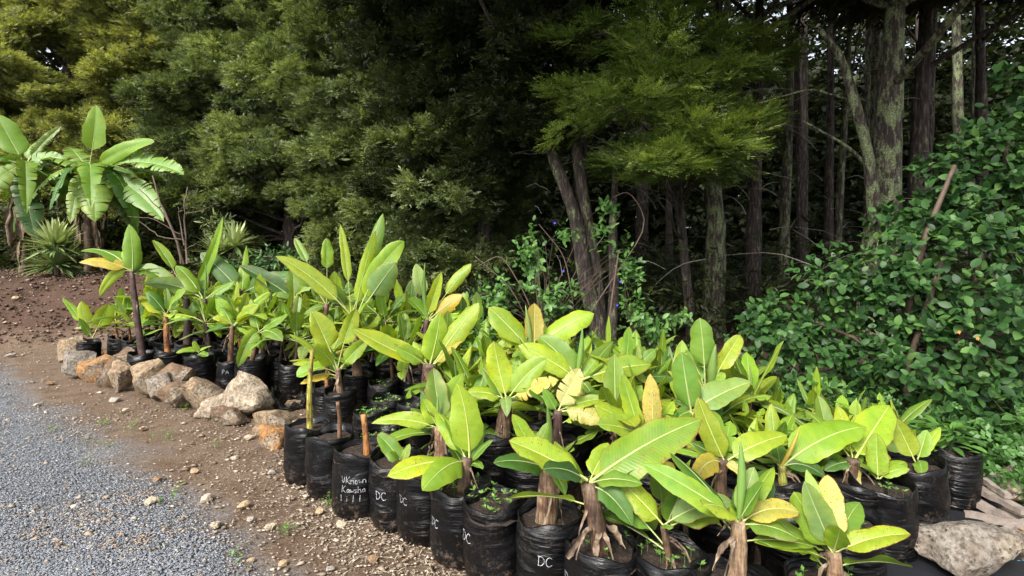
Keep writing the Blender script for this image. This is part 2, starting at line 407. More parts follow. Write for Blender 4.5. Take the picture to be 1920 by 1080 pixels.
TONES = dict(y=(.38, .55, .05), l=(.28, .47, .05), g=(.19, .36, .05), d=(.09, .22, .035), p=(.27, .44, .13), k=(.055, .15, .035),
             b=(.58, .52, .10), w=(.66, .62, .22), r=(.28, .15, .05))
def tone(t, rs):
    c = .7 * np.array(TONES[t[0]]) * rs.uniform(.86, 1.14) * np.array([rs.uniform(.9, 1.12), 1, rs.uniform(.8, 1.2)])
    wear = .2 + .4 * rs.random()
    if 's' in t[1:]: wear = .55
    if t[0] in 'bw': wear = .55
    if t[0] == 'r': wear = 1
    return (float(c[0]), float(c[1]), float(c[2]), float(1 - wear))
seedc = [100]
def add_leaf(root, B, T, width, tn='y', up=.75, arch=.12, C=None, N=None, **kw):
    """leaf between world points; parts are placed relative to the plant's root"""
    seedc[0] += 1; rs = np.random.default_rng(seedc[0])
    o = np.array(root.location); B = np.asarray(B, float); T = np.asarray(T, float)
    L = np.linalg.norm(T - B); ax = (T - B) / L
    custom = C is not None
    if C is None: C = (B + T) / 2 + np.array([0, 0, 1]) * arch * L + rs.normal(0, .03, 3) * L
    if N is None:
        view = nrm(np.array([0, 0, H]) - (B + T) / 2)
        N = (1 - up) * view + up * np.array([0, 0, 1.0]) + .12 * view + rs.normal(0, .10, 3)
        N = nrm(N - (N @ ax) * ax)
        if kw.pop('apparent', True): width = width / max(.42, abs(N @ view))
        width = min(width, .5 * L)
    else: kw.pop('apparent', None)
    kw.setdefault('fold', rs.uniform(.05, .55)); kw.setdefault('droop', rs.uniform(.05, .32)); kw.setdefault('wave', rs.uniform(.05, .17))
    if custom and rs.random() < .2: kw.setdefault('torn', rs.uniform(.1, .3))
    V, Fc, UV, rv, rf = leaf_geo(B - o, C - o, T - o, N, width, seed=seedc[0], **kw)
    cl = tone(tn, rs)
    lf = obj('leaf', mesh_np('leaf', V, Fc, True, UV), M['leaf'], root, None, cl)
    rb = obj('midrib', mesh_np('midrib', rv, fix_quads(rf), True), M['rib'], lf, None, cl)
    KIDS.setdefault(root.name, []).append(lf); KIDS[lf.name] = [rb]
    return lf
def add_rolled(root, B, T, w, tn='p'):
    """unopened leaf, rolled like a cigar"""
    o = np.array(root.location); B = np.asarray(B, float); T = np.asarray(T, float); seedc[0] += 1; rs = np.random.default_rng(seedc[0])
    n = 12; t = np.linspace(0, 1, n)
    pts = (B + np.outer(t, T - B) + np.outer(np.sin(t * 3.1) * .03 * np.linalg.norm(T - B), rs.normal(0, 1, 3))) - o
    rad = w / 2 * np.where(t < .35, .45 + .55 * t / .35, 1 - ((t - .35) / .65) ** 2 * .9)
    V, f = tube(pts, rad, 8)
    lf = obj('rolled_leaf', mesh_np('rolled_leaf', V, fix_quads(f), True, np.tile([[.3, .3]], (len(V), 1))), M['leaf'], root, None, tone(tn, rs))
    KIDS.setdefault(root.name, []).append(lf); return lf
STEM = dict(brown=(.09, .05, .03), fibre=(.085, .058, .038), tan=(.2, .145, .095), green=(.19, .22, .05), yellow=(.26, .25, .05), purple=(.05, .028, .026), orange=(.21, .095, .03))
def add_stem(root, B, T, w0, w1, kind='brown', bend=0.0):
    o = np.array(root.location); B = np.asarray(B, float) - o; T = np.asarray(T, float) - o; seedc[0] += 1; rs = np.random.default_rng(seedc[0])
    B = B - np.array([0, 0, .05]); n = 14
    C = (B + T) / 2 + np.array([rs.normal(0, .02) + bend, rs.normal(0, .02), 0])
    t = np.linspace(0, 1, n); rad = (w0 + (w1 - w0) * t) / 2
    ring = 1 + .10 * (((t * 5.3 + rs.random()) % 1) - .5)                      # overlapping sheaths
    V, f = tube(bez(B, C, T, t), rad * ring, 12, .10, rs.uniform(0, 50))
    s = obj('pseudostem', mesh_np('pseudostem', V, fix_quads(f), True), M['stem'], root, None, (*STEM[kind], 1))
    KIDS.setdefault(root.name, []).append(s); return s
def add_dry(root, B, T, w, arch=.3):
    """a withered brown leaf: a curled strip"""
    seedc[0] += 1; rs = np.random.default_rng(seedc[0]); o = np.array(root.location); B = np.asarray(B, float) - o; T = np.asarray(T, float) - o
    n = 12; t = np.linspace(0, 1, n); L = np.linalg.norm(T - B)
    mid = bez(B, (B + T) / 2 + np.array([0, 0, arch * L]), T, t) + np.cumsum(rs.normal(0, .012 * L, (n, 3)), 0) * np.sin(t * np.pi)[:, None]
    tg = np.gradient(mid, axis=0); tg /= np.linalg.norm(tg, axis=1)[:, None]
    S = np.cross(tg, nrm(rs.normal(0, .4, 3) + np.array([0, -.4, .8]))); S /= np.linalg.norm(S, axis=1)[:, None] + 1e-9; Nn = np.cross(S, tg)
    hw = w / 2 * (.35 + .65 * np.sin(np.pi * np.clip(t * .93 + .05, 0, 1)) ** .7) * rs.uniform(.7, 1.25, n)
    V, f = [], []
    cs = [-1, -.5, 0, .5, 1]
    for i in range(n):
        tw = .9 * math.sin(t[i] * 4 + rs.uniform(-.2, .2) + seedc[0])
        for c in cs:
            a = c * (.75 + .55 * tw)
            V.append(mid[i] + hw[i] * (S[i] * math.sin(a) * .8 + Nn[i] * (1 - math.cos(a)) * .8 + Nn[i] * rs.normal(0, .22)))
    for i in range(n - 1):
        for j in range(4): x = i * 5 + j; f.append([x, x + 1, x + 6, x + 5])
    d = obj('dry_leaf', mesh_np('dry_leaf', V, np.array(f), True), M['dry'], root)
    KIDS.setdefault(root.name, []).append(d); return d

# ---- planter bags
def bag_mesh(seed, r=.148, h=.36):
    rs = np.random.default_rng(seed); ns, nz = 36, 14; V, f = [], []
    ph = rs.uniform(0, 6.28, 6)
    zs = np.concatenate([[0.0, .006, .03], np.linspace(.06, h, nz - 3)])
    for iz, z in enumerate(zs):
        q = z / h
        for j in range(ns):
            th = 2 * math.pi * j / ns; c, s_ = math.cos(th), math.sin(th)
            rr = r * (.97 + .05 * math.sin(math.pi * q) + .016 * math.sin(2 * th + ph[0] + q) + .012 * math.sin(3 * th + ph[1] + 2 * q)
                      + .05 * mnoise.noise(Vector((c * 1.4 + seed, s_ * 1.4, q * 5))) + .035 * mnoise.noise(Vector((c * 4 + seed, s_ * 4, q * 14))))
            if iz == 0: rr *= .86
            elif iz == 1: rr *= .95
            zz = z + (.016 * math.sin(2 * th + ph[2]) + .008 * math.sin(5 * th + ph[3])) * max(0, q - .75) * 4
            V.append((c * rr, s_ * rr, zz))
    top = (len(zs) - 1) * ns
    for k, (rf_, dz) in enumerate(((.965, .004), (.955, -.05))):               # lip and inner wall
        for j in range(ns):
            x, y, z = V[top + j]; V.append((x * rf_, y * rf_, z + dz))
    rows = len(zs) + 2
    for i in range(rows - 1):
        for j in range(ns): k = (j + 1) % ns; f.append([i * ns + j, i * ns + k, (i + 1) * ns + k, (i + 1) * ns + j])
    f.append(list(range(ns))[::-1])
    me = mesh_np('planter_bag', V, f, True); me.materials.append(M['bag']); return me
def soil_mesh(seed, r=.15, z=.325):
    rs = np.random.default_rng(seed); V = [(0, 0, z + .015)]; f = []
    for i, q in enumerate((.3, .62, .98)):
        for j in range(20):
            th = 2 * math.pi * j / 20; V.append((math.cos(th) * r * q, math.sin(th) * r * q, z + rs.normal(0, .006) - .006 * i))
    for j in range(20):
        k = (j + 1) % 20; f.append([0, 1 + j, 1 + k])
        for i in range(2): f.append([1 + i * 20 + j, 1 + (i + 1) * 20 + j, 1 + (i + 1) * 20 + k, 1 + i * 20 + k])
    me = mesh_np('soil', V, f, True); me.materials.append(M['soil']); return me
BAGS = [bag_mesh(s) for s in range(6)]; SOILS = [soil_mesh(s) for s in range(3)]
def weed_geo(n, rs, spread, z0, leaf=.02):
    V, f, tn = [], [], []
    for _ in range(n):
        a, q = rs.uniform(0, 6.28), spread * math.sqrt(rs.random()); c = np.array([math.cos(a) * q, math.sin(a) * q, z0]); hh = rs.uniform(.01, .05)
        for k in range(5):
            b = rs.uniform(0, 6.28); d = np.array([math.cos(b), math.sin(b), rs.uniform(.1, .6)]); s_ = np.array([-math.sin(b), math.cos(b), 0]); l = leaf * rs.uniform(.6, 1.3)
            o = len(V); base = c + np.array([0, 0, hh]); V += [base, base + d * l * .5 + s_ * l * .3, base + d * l, base + d * l * .5 - s_ * l * .3]; f.append([o, o + 1, o + 2, o + 3]); tn += [rs.random()] * 4
        o = len(V); V += [c - [.001, 0, .01], c + [.001, 0, -.01], base + [.001, 0, 0], base - [.001, 0, 0]]; f.append([o, o + 1, o + 2, o + 3]); tn += [.2] * 4
    return np.array(V), np.array(f), np.array(tn)
WEEDS = []
for s_ in range(4):
    v, f, t = weed_geo(7 + 5 * s_, np.random.default_rng(50 + s_), .125, .33); me = mesh_np('weed', v, f, False, None, t); me.materials.append(M['weed']); WEEDS.append(me)

GLY = {'D': [[(0, 0), (.05, 1)], [(-.1, .95), (.35, .98), (.62, .7), (.6, .35), (.3, .03), (-.05, .02)]],
       'C': [[(.62, .82), (.4, .98), (.12, .8), (.02, .45), (.15, .1), (.4, 0), (.65, .15)]],
       'P': [[(0, 0), (.02, 1)], [(0, .97), (.45, .95), (.55, .72), (.4, .5), (.02, .48)]],
       'A': [[(0, 0), (.3, 1), (.6, 0)], [(.1, .38), (.5, .38)]],
       'R': [[(0, 0), (.02, 1)], [(0, .97), (.45, .95), (.52, .7), (.38, .52), (.02, .5), (.58, 0)]],
       'O': [[(.3, 1), (.05, .8), (0, .4), (.15, .05), (.4, 0), (.6, .3), (.55, .8), (.3, 1)]],
       'J': [[(.5, 1), (.48, .25), (.3, 0), (.05, .12)]],
       'U': [[(0, 1), (.02, .3), (.2, 0), (.42, .2), (.5, 1)]],
       'K': [[(0, 0), (.03, 1)], [(.55, 1), (.05, .45), (.6, 0)]],
       'n': [[(0, 0), (.02, .55)], [(.02, .4), (.25, .57), (.4, .4), (.42, 0)]],
       'o': [[(.22, .55), (.03, .35), (.08, .05), (.3, 0), (.43, .25), (.22, .55)]],
       'w': [[(0, .55), (.12, 0), (.28, .4), (.42, 0), (.58, .55)]],
       's': [[(.38, .5), (.12, .52), (.1, .33), (.36, .22), (.3, .02), (.03, .05)]],
       'h': [[(0, 0), (.03, 1)], [(.02, .35), (.25, .55), (.4, .38), (.42, 0)]],
       'a': [[(.4, .52), (.12, .5), (.02, .2), (.2, 0), (.38, .3), (.42, .52), (.45, 0)]],
       'i': [[(0, 0), (.03, .55)], [(.05, .75), (.06, .8)]], '1': [[(.1, 0), (.1, 1)]], 'l': [[(0, 0), (.04, 1)]]}
def lettering(bag, lines, ang, zmid, size, tilt=0.0, weight=.062, seed=0):
    """handwriting painted on a bag's side: strokes laid 2 mm proud of the plastic"""
    me_b = bag.data; ns = 36
    co = np.empty(len(me_b.vertices) * 3, np.float32); me_b.vertices.foreach_get('co', co); co = co.reshape(-1, 3)[:14 * ns].reshape(14, ns, 3)
    def surf(x, z):
        th = (ang + x / .15) % (2 * math.pi); fj = th / (2 * math.pi) * ns; j = int(fj) % ns; k = (j + 1) % ns; w = fj - int(fj)
        col_ = co[:, j] * (1 - w) + co[:, k] * w
        i = int(np.clip(np.searchsorted(col_[:, 2], z) - 1, 0, 12)); q = (z - col_[i, 2]) / max(1e-5, col_[i + 1, 2] - col_[i, 2])
        p = col_[i] * (1 - q) + col_[i + 1] * q; d = np.array([math.cos(th), math.sin(th), 0])
        return p + d * .0025
    V, f = [], []
    for li, text in enumerate(lines):
        x0 = -.5 * sum((.75 if ch.isupper() else .55) for ch in text) * size
        for ch in text:
            if ch == ' ': x0 += .4 * size; continue
            for st in GLY[ch]:
                pts = np.array(st, float) * size
                q = np.linspace(0, len(pts) - 1, max(2, 4 * (len(pts) - 1) + 1)); pts = np.stack([np.interp(q, np.arange(len(pts)), pts[:, k]) for k in (0, 1)], 1)
                if len(pts) > 3:
                    for _ in range(2): pts[1:-1] = (pts[:-2] + 2 * pts[1:-1] + pts[2:]) / 4
                tg = np.gradient(pts, axis=0); tg /= np.linalg.norm(tg, axis=1)[:, None] + 1e-9; nn = np.stack([-tg[:, 1], tg[:, 0]], 1) * size * weight / 2
                o = len(V)
                for p_, n_ in zip(pts, nn):
                    for sg in (-1, 1):
                        x, z = p_ + n_ * sg; x += x0; z += zmid - li * size * 1.35 + x * tilt - size / 2
                        V.append(surf(x, z))
                f += [[o + 2 * i, o + 2 * i + 1, o + 2 * i + 3, o + 2 * i + 2] for i in range(len(pts) - 1)]
            x0 += (.75 if ch.isupper() else .55) * size
    return obj('lettering', mesh_np('lettering', V, np.array(f)), M['ink'], bag)

PLACED = []
def potted(x, y, label, group=None, scale=1.0, bagi=None, soil=True, cat='banana plant', name='potted_banana_plant', rot=None, text=None, weeds=None, tilt=0.0):
    root = empty(name, (x, y, ground_z(x, y) - .006)); tag(root, label, cat, group)
    i = random.randrange(6) if bagi is None else bagi
    b = obj('planter_bag', BAGS[i], None, root); KIDS.setdefault(root.name, []).append(b)
    rz = random.uniform(0, 6.28) if rot is None else rot
    tilt = tilt or random.uniform(-.05, .05); b.rotation_euler = (tilt, random.uniform(-.03, .03), rz); b.scale = (scale, scale, scale)
    if text:
        lines, px_off, z, size = text; size = size * (.82 if len(lines) == 1 else .9)
        ang = math.atan2(-y, -x) + px_off - rz
        KIDS[b.name] = [lettering(b, lines, ang % (2 * math.pi), z, size)]
    if soil:
        s = obj('soil', random.choice(SOILS), None, root); s.scale = (scale * .97, scale * .97, scale); s.rotation_euler = (tilt, 0, random.uniform(0, 6)); KIDS[root.name].append(s)
    if weeds is not None:
        w = obj('weeds', WEEDS[weeds], None, root); w['kind'] = 'stuff'; w.scale = (scale, scale, scale); w.rotation_euler[2] = random.uniform(0, 6); KIDS[root.name].append(w)
    PLACED.append((x, y)); return root

# ---------------------------------------------------------------- the potted bananas read from the photograph
# plant: (soil px, soil py, label, stem, leaves, extras); the soil (0.33 m up) gives the distance
def hero(px, py, label, stem=None, leaves=(), rolled=(), dry=(), text=None, weeds=None, scale=1.0, bagx=None, d=None, group=None):
    d = d or gd(py, .33)
    X = ((bagx or px) - 960) / F * d
    if d < 4 and scale == 1.0: scale = 1.09
    root = potted(X, d, label, group, scale, None, True, text=text, weeds=weeds)
    m = d / F
    if stem:
        (tx, ty, w0, w1, kind) = stem[:5]; dd = stem[5] if len(stem) > 5 else 0
        add_stem(root, P(px, py, d), P(tx, ty, d + dd), w0 * m, w1 * m, kind)
    for L in leaves:
        bx, by, tx, ty, w, dd, tn = L[:7]; kw = dict(L[7]) if len(L) > 7 else {}
        db = kw.pop('db', 0.0)
        add_leaf(root, P(bx, by, d + db), P(tx, ty, d + dd), w * m, tn, **kw)
    for (bx, by, tx, ty, w, dd, tn) in rolled: add_rolled(root, P(bx, by, d), P(tx, ty, d + dd), w * m, tn)
    for (bx, by, tx, ty, w, dd) in dry: add_dry(root, P(bx, by, d), P(tx, ty, d + dd), w * m * .7)
    if stem and len(leaves) >= 3:                      # the leaves on the far side, and withered ones round the stem
        rs = np.random.default_rng(int(px * 7 + py)); T0 = P(stem[0], stem[1], d); B0 = P(px, py, d)
        for k in range(5):
            a = rs.uniform(-.1, math.pi + .1); L = rs.uniform(.28, .42); el = R(rs.uniform(-5, 40)); side = np.array([math.cos(a), math.sin(a), 0])
            D = side * math.cos(el) + np.array([0, 0, math.sin(el)]); Q = T0 - np.array([0, 0, .02 + .02 * k])
            add_leaf(root, Q, Q + D * L, L * .31, rs.choice(['g', 'd', 'l', 'y']), C=Q + D * L * .5 + np.array([0, 0, .14 * L]), N=nrm(np.array([0, 0, 1.0]) - side * math.sin(el) + rs.normal(0, .2, 3)), pet=.15)
        for k in range(2):
            a = rs.uniform(-math.pi, 0); Q = B0 + (T0 - B0) * rs.uniform(.45, .95)
            add_dry(root, Q, np.array([Q[0] + math.cos(a) * .1, Q[1] + math.sin(a) * .1, max(.36, Q[2] - rs.uniform(.1, .22))]), rs.uniform(.022, .036), .4)
    return root

up_ = dict(up=.15, arch=.02)                          # an upright leaf shows its face
def upk(**k): z = dict(up_); z.update(k); return z
HEROES = [
 # front row of the near bed, from the rocks towards the camera
 dict(px=583, py=808, bagx=579, label='leafless yellow green banana stem like a pole in black bag beside the last rock', stem=(586, 655, 13, 7, 'yellow')),
 dict(px=634, py=826, bagx=622, label='thin leafless brown banana stump in shiny black bag next to the pole stem', stem=(633, 754, 9, 7, 'brown')),
 dict(px=688, py=856, bagx=672, label='short cut banana stump in black bag with two lines of white handwriting', stem=(681, 777, 13, 10, 'orange'), text=(['UKnown', 'Kawsha', 'l i l l'], -.2, .235, .042)),
 dict(px=748, py=872, bagx=745, label='single low spotted green banana leaf in black bag beside the handwritten bag', leaves=[
   (756, 872, 708, 814, 42, .05, 'gs', dict(up=.35, pet=.08)), (752, 872, 730, 848, 26, -.05, 'l'), (754, 868, 768, 832, 22, .05, 'l')], text=(['DC'], -.55, .2, .055)),
 dict(px=800, py=898, bagx=796, d=2.98, label='shiny creased black bag of bare soil squeezed between two DC bags in the front row', weeds=0, text=(['DC'], -.8, .24, .05)),
 dict(px=864, py=922, bagx=862, label='young banana with tall oval lime leaf and dry brown stem in front row', stem=(876, 858, 26, 20, 'fibre'), text=(['DC'], -1.0, .2, .05), weeds=1, leaves=[
   (880, 868, 857, 718, 64, .02, 'y', upk(pet=.12, fold=.06, droop=.05)), (872, 868, 726, 893, 38, -.16, 'y', dict(arch=.16)), (874, 866, 792, 920, 56, -.28, 'l', dict(up=.5, arch=.22)),
   (882, 866, 924, 826, 34, -.05, 'g', dict(arch=.15)), (882, 866, 906, 806, 26, .12, 'g'), (884, 868, 905, 880, 20, -.1, 'g')], dry=[(870, 905, 845, 880, 14, -.05), (878, 900, 893, 925, 14, -.1)]),
 dict(px=930, py=952, bagx=930, d=2.6, label='black bag of bare soil dotted with green seedlings in the front row', weeds=3, text=(['DC'], -1.0, .22, .055), dry=[(900, 935, 935, 955, 10, 0)]),
 dict(px=1022, py=982, bagx=1030, label='fat pale ringed banana stem wrapped in papery sheath, DC written on its bag', stem=(1032, 872, 44, 38, 'tan'), text=(['DC'], -.12, .23, .05), leaves=[
   (1034, 880, 925, 868, 36, -.1, 'd', dict(arch=.2)), (1036, 878, 1060, 930, 26, -.12, 'g')], dry=[(1040, 890, 1055, 985, 34, -.06), (1046, 900, 1020, 985, 20, -.1)]),
 dict(px=1132, py=1040, bagx=1130, label='big banana with shaggy brown stem and very wide arching lime leaf, DC bag', stem=(1103, 905, 38, 30, 'fibre', .02), text=(['DC'], -1.0, .24, .055), weeds=0, leaves=[
   (1105, 905, 1316, 786, 88, .12, 'l', dict(up=.42, arch=.10, pet=.1, fold=.1, droop=.12)), (1102, 900, 954, 826, 56, .02, 'y', dict(up=.5, arch=.06)), (1100, 902, 1018, 880, 44, -.1, 'k', dict(up=.6, arch=.25)),
   (1108, 906, 1205, 908, 36, -.06, 'g', dict(arch=.22)), (1106, 900, 1140, 830, 40, .15, 'y', upk()), (1112, 912, 1186, 986, 50, -.1, 'd', dict(up=.2, arch=.3))],
   dry=[(1120, 985, 1062, 1045, 30, -.1), (1125, 985, 1118, 1058, 22, -.14), (1136, 985, 1172, 1030, 30, -.05), (1125, 990, 1150, 1050, 18, -.12), (1118, 985, 1080, 1050, 18, -.14)]),
 dict(px=1256, py=1062, bagx=1258, label='slim banana with two long lime leaves above bark mulch in a black bag', stem=(1244, 985, 16, 13, 'fibre'), weeds=1, leaves=[
   (1244, 985, 1146, 888, 56, .1, 'ys', dict(up=.4, arch=.05)), (1244, 985, 1374, 942, 44, .02, 'ps', dict(up=.6, arch=.16)), (1243, 985, 1262, 990, 22, -.08, 'g', dict(arch=.2))], dry=[(1256, 1045, 1270, 1080, 18, -.08), (1252, 1045, 1246, 1078, 14, -.1)]),
 dict(px=1372, py=1112, bagx=1372, label='tan stemmed banana with rolled pale spear and scorched drooping leaf over a black bag', stem=(1383, 978, 36, 26, 'tan'), rolled=[(1385, 975, 1388, 828, 17, .02, 'p')], leaves=[
   (1384, 978, 1202, 868, 48, .12, 'l', dict(up=.45, arch=.06)), (1386, 975, 1414, 876, 40, .05, 'p', upk()), (1386, 975, 1432, 905, 26, -.05, 'g'), (1380, 978, 1318, 948, 34, -.12, 'y', dict(arch=.2)),
   (1390, 980, 1500, 962, 44, .0, 'b', dict(arch=.25)), (1390, 984, 1498, 1012, 46, -.08, 'gs', dict(arch=.2)), (1390, 975, 1440, 882, 62, .22, 'd', upk())], dry=[(1375, 1010, 1335, 1070, 18, -.05), (1375, 985, 1345, 1005, 14, -.05)]),
 dict(px=1562, py=1118, bagx=1560, label='banana with folded pale green leaf and cream yellow leaf beside the weed mat', stem=(1562, 1035, 32, 26, 'tan'), weeds=2, leaves=[
   (1560, 1035, 1488, 922, 54, .05, 'l', upk(up=.25)), (1563, 1032, 1508, 902, 48, .02, 'p', upk(fold=.7)), (1566, 1030, 1552, 890, 50, .2, 'w', upk()), (1566, 1036, 1708, 1002, 40, -.05, 'y', dict(arch=.12, wave=.14)),
   (1566, 1034, 1612, 942, 38, .15, 'g', dict(up=.3)), (1562, 1036, 1575, 990, 34, -.1, 'ls', upk()), (1560, 1035, 1512, 880, 30, .15, 'l', upk())], dry=[(1560, 1060, 1535, 1040, 16, -.05)]),
 # right edge
 dict(px=1646, py=906, bagx=1650, d=2.8, label='low banana with oval leaf peppered with brown specks in bag by the weed mat', weeds=1, leaves=[
   (1646, 898, 1643, 812, 50, .03, 'ys', upk(pet=.06)), (1648, 898, 1706, 880, 34, -.03, 'l', dict(arch=.2)), (1644, 898, 1612, 874, 28, -.02, 'g'), (1650, 898, 1698, 866, 26, .08, 'l')]),
 dict(px=1718, py=866, bagx=1718, d=3.05, label='small banana of four lime leaves in last bag row before the plank heap', leaves=[
   (1716, 866, 1676, 782, 44, .05, 'ys', upk(up=.25)), (1720, 864, 1738, 806, 42, .03, 'l', upk()), (1720, 862, 1728, 892, 54, -.14, 'gs', dict(up=.4, arch=.3)), (1720, 860, 1762, 800, 20, .08, 'y')]),
 # middle of the near bed
 dict(px=1472, py=915, label='banana with broad fresh green leaf pointing at the weed mat and bluish drooping leaf', stem=(1466, 872, 16, 14, 'green'), leaves=[
   (1464, 876, 1622, 800, 64, .08, 'l', dict(up=.45, arch=.10, fold=.08)), (1466, 876, 1548, 895, 50, -.05, 'k', dict(up=.55, arch=.3)), (1462, 876, 1416, 842, 30, -.08, 'g', dict(arch=.2)), (1462, 872, 1455, 830, 40, .15, 'd', upk())], rolled=[(1464, 874, 1500, 800, 8, .0, 'b')]),
 dict(px=1352, py=935, label='banana with tall narrow lime leaf and scorched yellow leaf hanging on its brown stem', stem=(1356, 862, 26, 18, 'fibre'), leaves=[
   (1360, 868, 1308, 744, 48, .05, 'y', upk(up=.25, pet=.08)), (1360, 866, 1476, 816, 46, .05, 'y', dict(up=.45)), (1354, 868, 1298, 908, 48, -.12, 'b', dict(up=.3, arch=.4)), (1356, 868, 1290, 828, 60, .12, 'd', dict(up=.5)),
   (1358, 866, 1400, 900, 34, -.1, 'w', dict(arch=.25))]),
 dict(px=1596, py=905, d=2.85, label='banana with shaggy brown stem and yellow dying leaf behind the cream yellow leaf', stem=(1600, 860, 30, 22, 'fibre'), leaves=[
   (1600, 866, 1668, 760, 58, .25, 'y', dict(up=.35, arch=.05)), (1600, 868, 1608, 932, 24, -.06, 'b', dict(up=.2)), (1598, 866, 1545, 882, 40, .0, 'd', dict(arch=.2)), (1600, 864, 1570, 760, 30, .3, 'y', upk(up=.3))], dry=[(1606, 868, 1612, 928, 18, -.04)]),
 dict(px=1298, py=850, label='banana with broad heart shaped green leaf standing upright in the middle of the DC bed', stem=(1296, 770, 20, 15, 'green'), leaves=[
   (1296, 772, 1278, 660, 64, .04, 'g', upk(pet=.05, fold=.05)), (1300, 770, 1408, 716, 52, .05, 'p', dict(up=.5)), (1296, 772, 1258, 800, 34, -.1, 'g', dict(arch=.2)), (1298, 772, 1340, 815, 44, -.12, 'd', dict(arch=.3)), (1300, 770, 1262, 748, 30, .1, 'd')]),
 dict(px=1326, py=815, label='banana whose pointed bright green leaf stands against the dark trunk', stem=(1322, 725, 18, 14, 'green'), rolled=[(1334, 735, 1342, 646, 18, .0, 'p')], leaves=[
   (1322, 730, 1312, 596, 50, .03, 'g', upk(pet=.3, fold=.06)), (1330, 728, 1388, 628, 34, .05, 'y', dict(up=.3, pet=.3, wave=.16)), (1326, 730, 1360, 700, 44, -.05, 'ls', upk()), (1320, 732, 1290, 690, 30, .1, 'l')]),
 dict(px=1216, py=872, label='banana with pale yellow crimped leaf and narrow lime leaf side by side', stem=(1212, 812, 18, 14, 'brown'), leaves=[
   (1224, 815, 1219, 700, 40, .0, 'w', upk(pet=.04, fold=.03, wave=.06)), (1202, 815, 1166, 700, 34, .05, 'y', upk(pet=.05)), (1206, 815, 1240, 760, 24, .08, 'g'), (1205, 818, 1114, 760, 40, -.05, 'y', dict(up=.5)), (1206, 818, 1120, 795, 34, -.1, 'l', dict(up=.5))]),
 dict(px=1086, py=800, label='banana with rolled green spear and long flat leaf spreading over its neighbours', stem=(1088, 712, 18, 13, 'green'), rolled=[(1081, 712, 1092, 612, 11, .0, 'p')], leaves=[
   (1084, 712, 972, 648, 46, .05, 'y', dict(up=.45)), (1084, 712, 1010, 632, 50, .15, 'g', dict(up=.35)), (1092, 712, 1222, 684, 50, .05, 'l', dict(up=.5)), (1090, 710, 1122, 668, 30, .1, 'l', upk()), (1090, 714, 1120, 760, 30, -.1, 'g'), (1092, 712, 1150, 640, 34, .3, 'g', upk())]),
 dict(px=1188, py=790, label='banana with short folded upright leaf below the thin pinkish sapling', stem=(1180, 690, 16, 12, 'green'), leaves=[
   (1172, 690, 1180, 612, 26, .0, 'g', upk(fold=.5)), (1180, 688, 1148, 655, 20, .0, 'l'), (1190, 690, 1196, 646, 32, .06, 'l', upk()), (1194, 692, 1230, 655, 30, .08, 'g', dict(up=.3)), (1186, 692, 1215, 720, 30, -.05, 'y')]),
 dict(px=1000, py=768, label='banana at the back of the DC bed with brown edged upright leaf', stem=(1000, 655, 22, 16, 'brown'), rolled=[(996, 655, 985, 572, 10, .0, 'p')], leaves=[
   (992, 655, 916, 576, 56, .05, 'y', upk(up=.3)), (1002, 650, 1002, 568, 40, .05, 'bs', upk()), (1010, 650, 1114, 588, 48, .05, 'y', dict(up=.35)), (1008, 655, 1058, 650, 44, -.1, 'g', dict(arch=.2)), (990, 655, 960, 670, 34, -.1, 'g', dict(arch=.2))]),
 dict(px=938, py=826, label='banana with wide upright lime leaf and drooping pale front leaf on shaggy brown stem', stem=(948, 748, 34, 24, 'fibre'), weeds=1, leaves=[
   (950, 748, 926, 640, 70, .05, 'y', upk(pet=.08, fold=.08)), (954, 746, 1026, 672, 46, .02, 'l', dict(up=.4)), (946, 745, 950, 782, 70, -.16, 'p', dict(up=.5, arch=.5, pet=.05)), (956, 748, 1048, 712, 32, -.06, 'bs', dict(up=.4, torn=.3)), (946, 748, 872, 738, 44, .0, 'y', dict(up=.5, arch=.2)),
   (944, 750, 905, 690, 30, .1, 'g')]),
 dict(px=1042, py=845, label='banana with torn scorched yellow leaves on slim purple stem', stem=(1046, 770, 20, 16, 'purple'), rolled=[(1034, 850, 1026, 758, 12, -.05, 'p')], leaves=[
   (1046, 772, 1088, 690, 46, .03, 'ws', upk(torn=.35)), (1050, 772, 1140, 800, 38, -.1, 'ws', dict(up=.5, torn=.25, arch=.25)), (1048, 770, 1140, 748, 24, .0, 'l', dict(up=.5)), (1044, 772, 1018, 728, 28, .0, 'g', upk())]),
 dict(px=1000, py=862, d=3.1, label='small banana leaning over with brown speckled leaf beneath the shaggy stemmed one', leaves=[
   (1004, 850, 960, 776, 32, .02, 'ys', upk(pet=.06)), (1006, 850, 1028, 792, 30, .03, 'g', upk()), (1004, 852, 975, 700 + 90, 24, .1, 'g')]),
 dict(px=826, py=862, bagx=826, d=3.12, label='banana with papery dead sheath and spotted upright leaf behind the front row', stem=(824, 800, 30, 22, 'tan'), rolled=[(820, 800, 820, 738, 6, 0, 'p')], leaves=[
   (820, 802, 696, 794, 32, -.05, 'y', dict(up=.5, arch=.16)), (820, 800, 793, 748, 32, .0, 'y', upk()), (828, 800, 812, 690, 46, .12, 'gs', upk()), (828, 800, 868, 700, 44, .2, 'l', dict(up=.35)), (830, 800, 846, 770, 20, 0, 'g')], dry=[(815, 800, 805, 850, 26, -.05), (826, 805, 835, 860, 22, -.06)]),
 # behind: tall ones between the two beds
 dict(px=803, py=742, label='sturdy banana with folded long lime leaf and upright oval leaf between the two beds', stem=(806, 682, 32, 26, 'fibre'), leaves=[
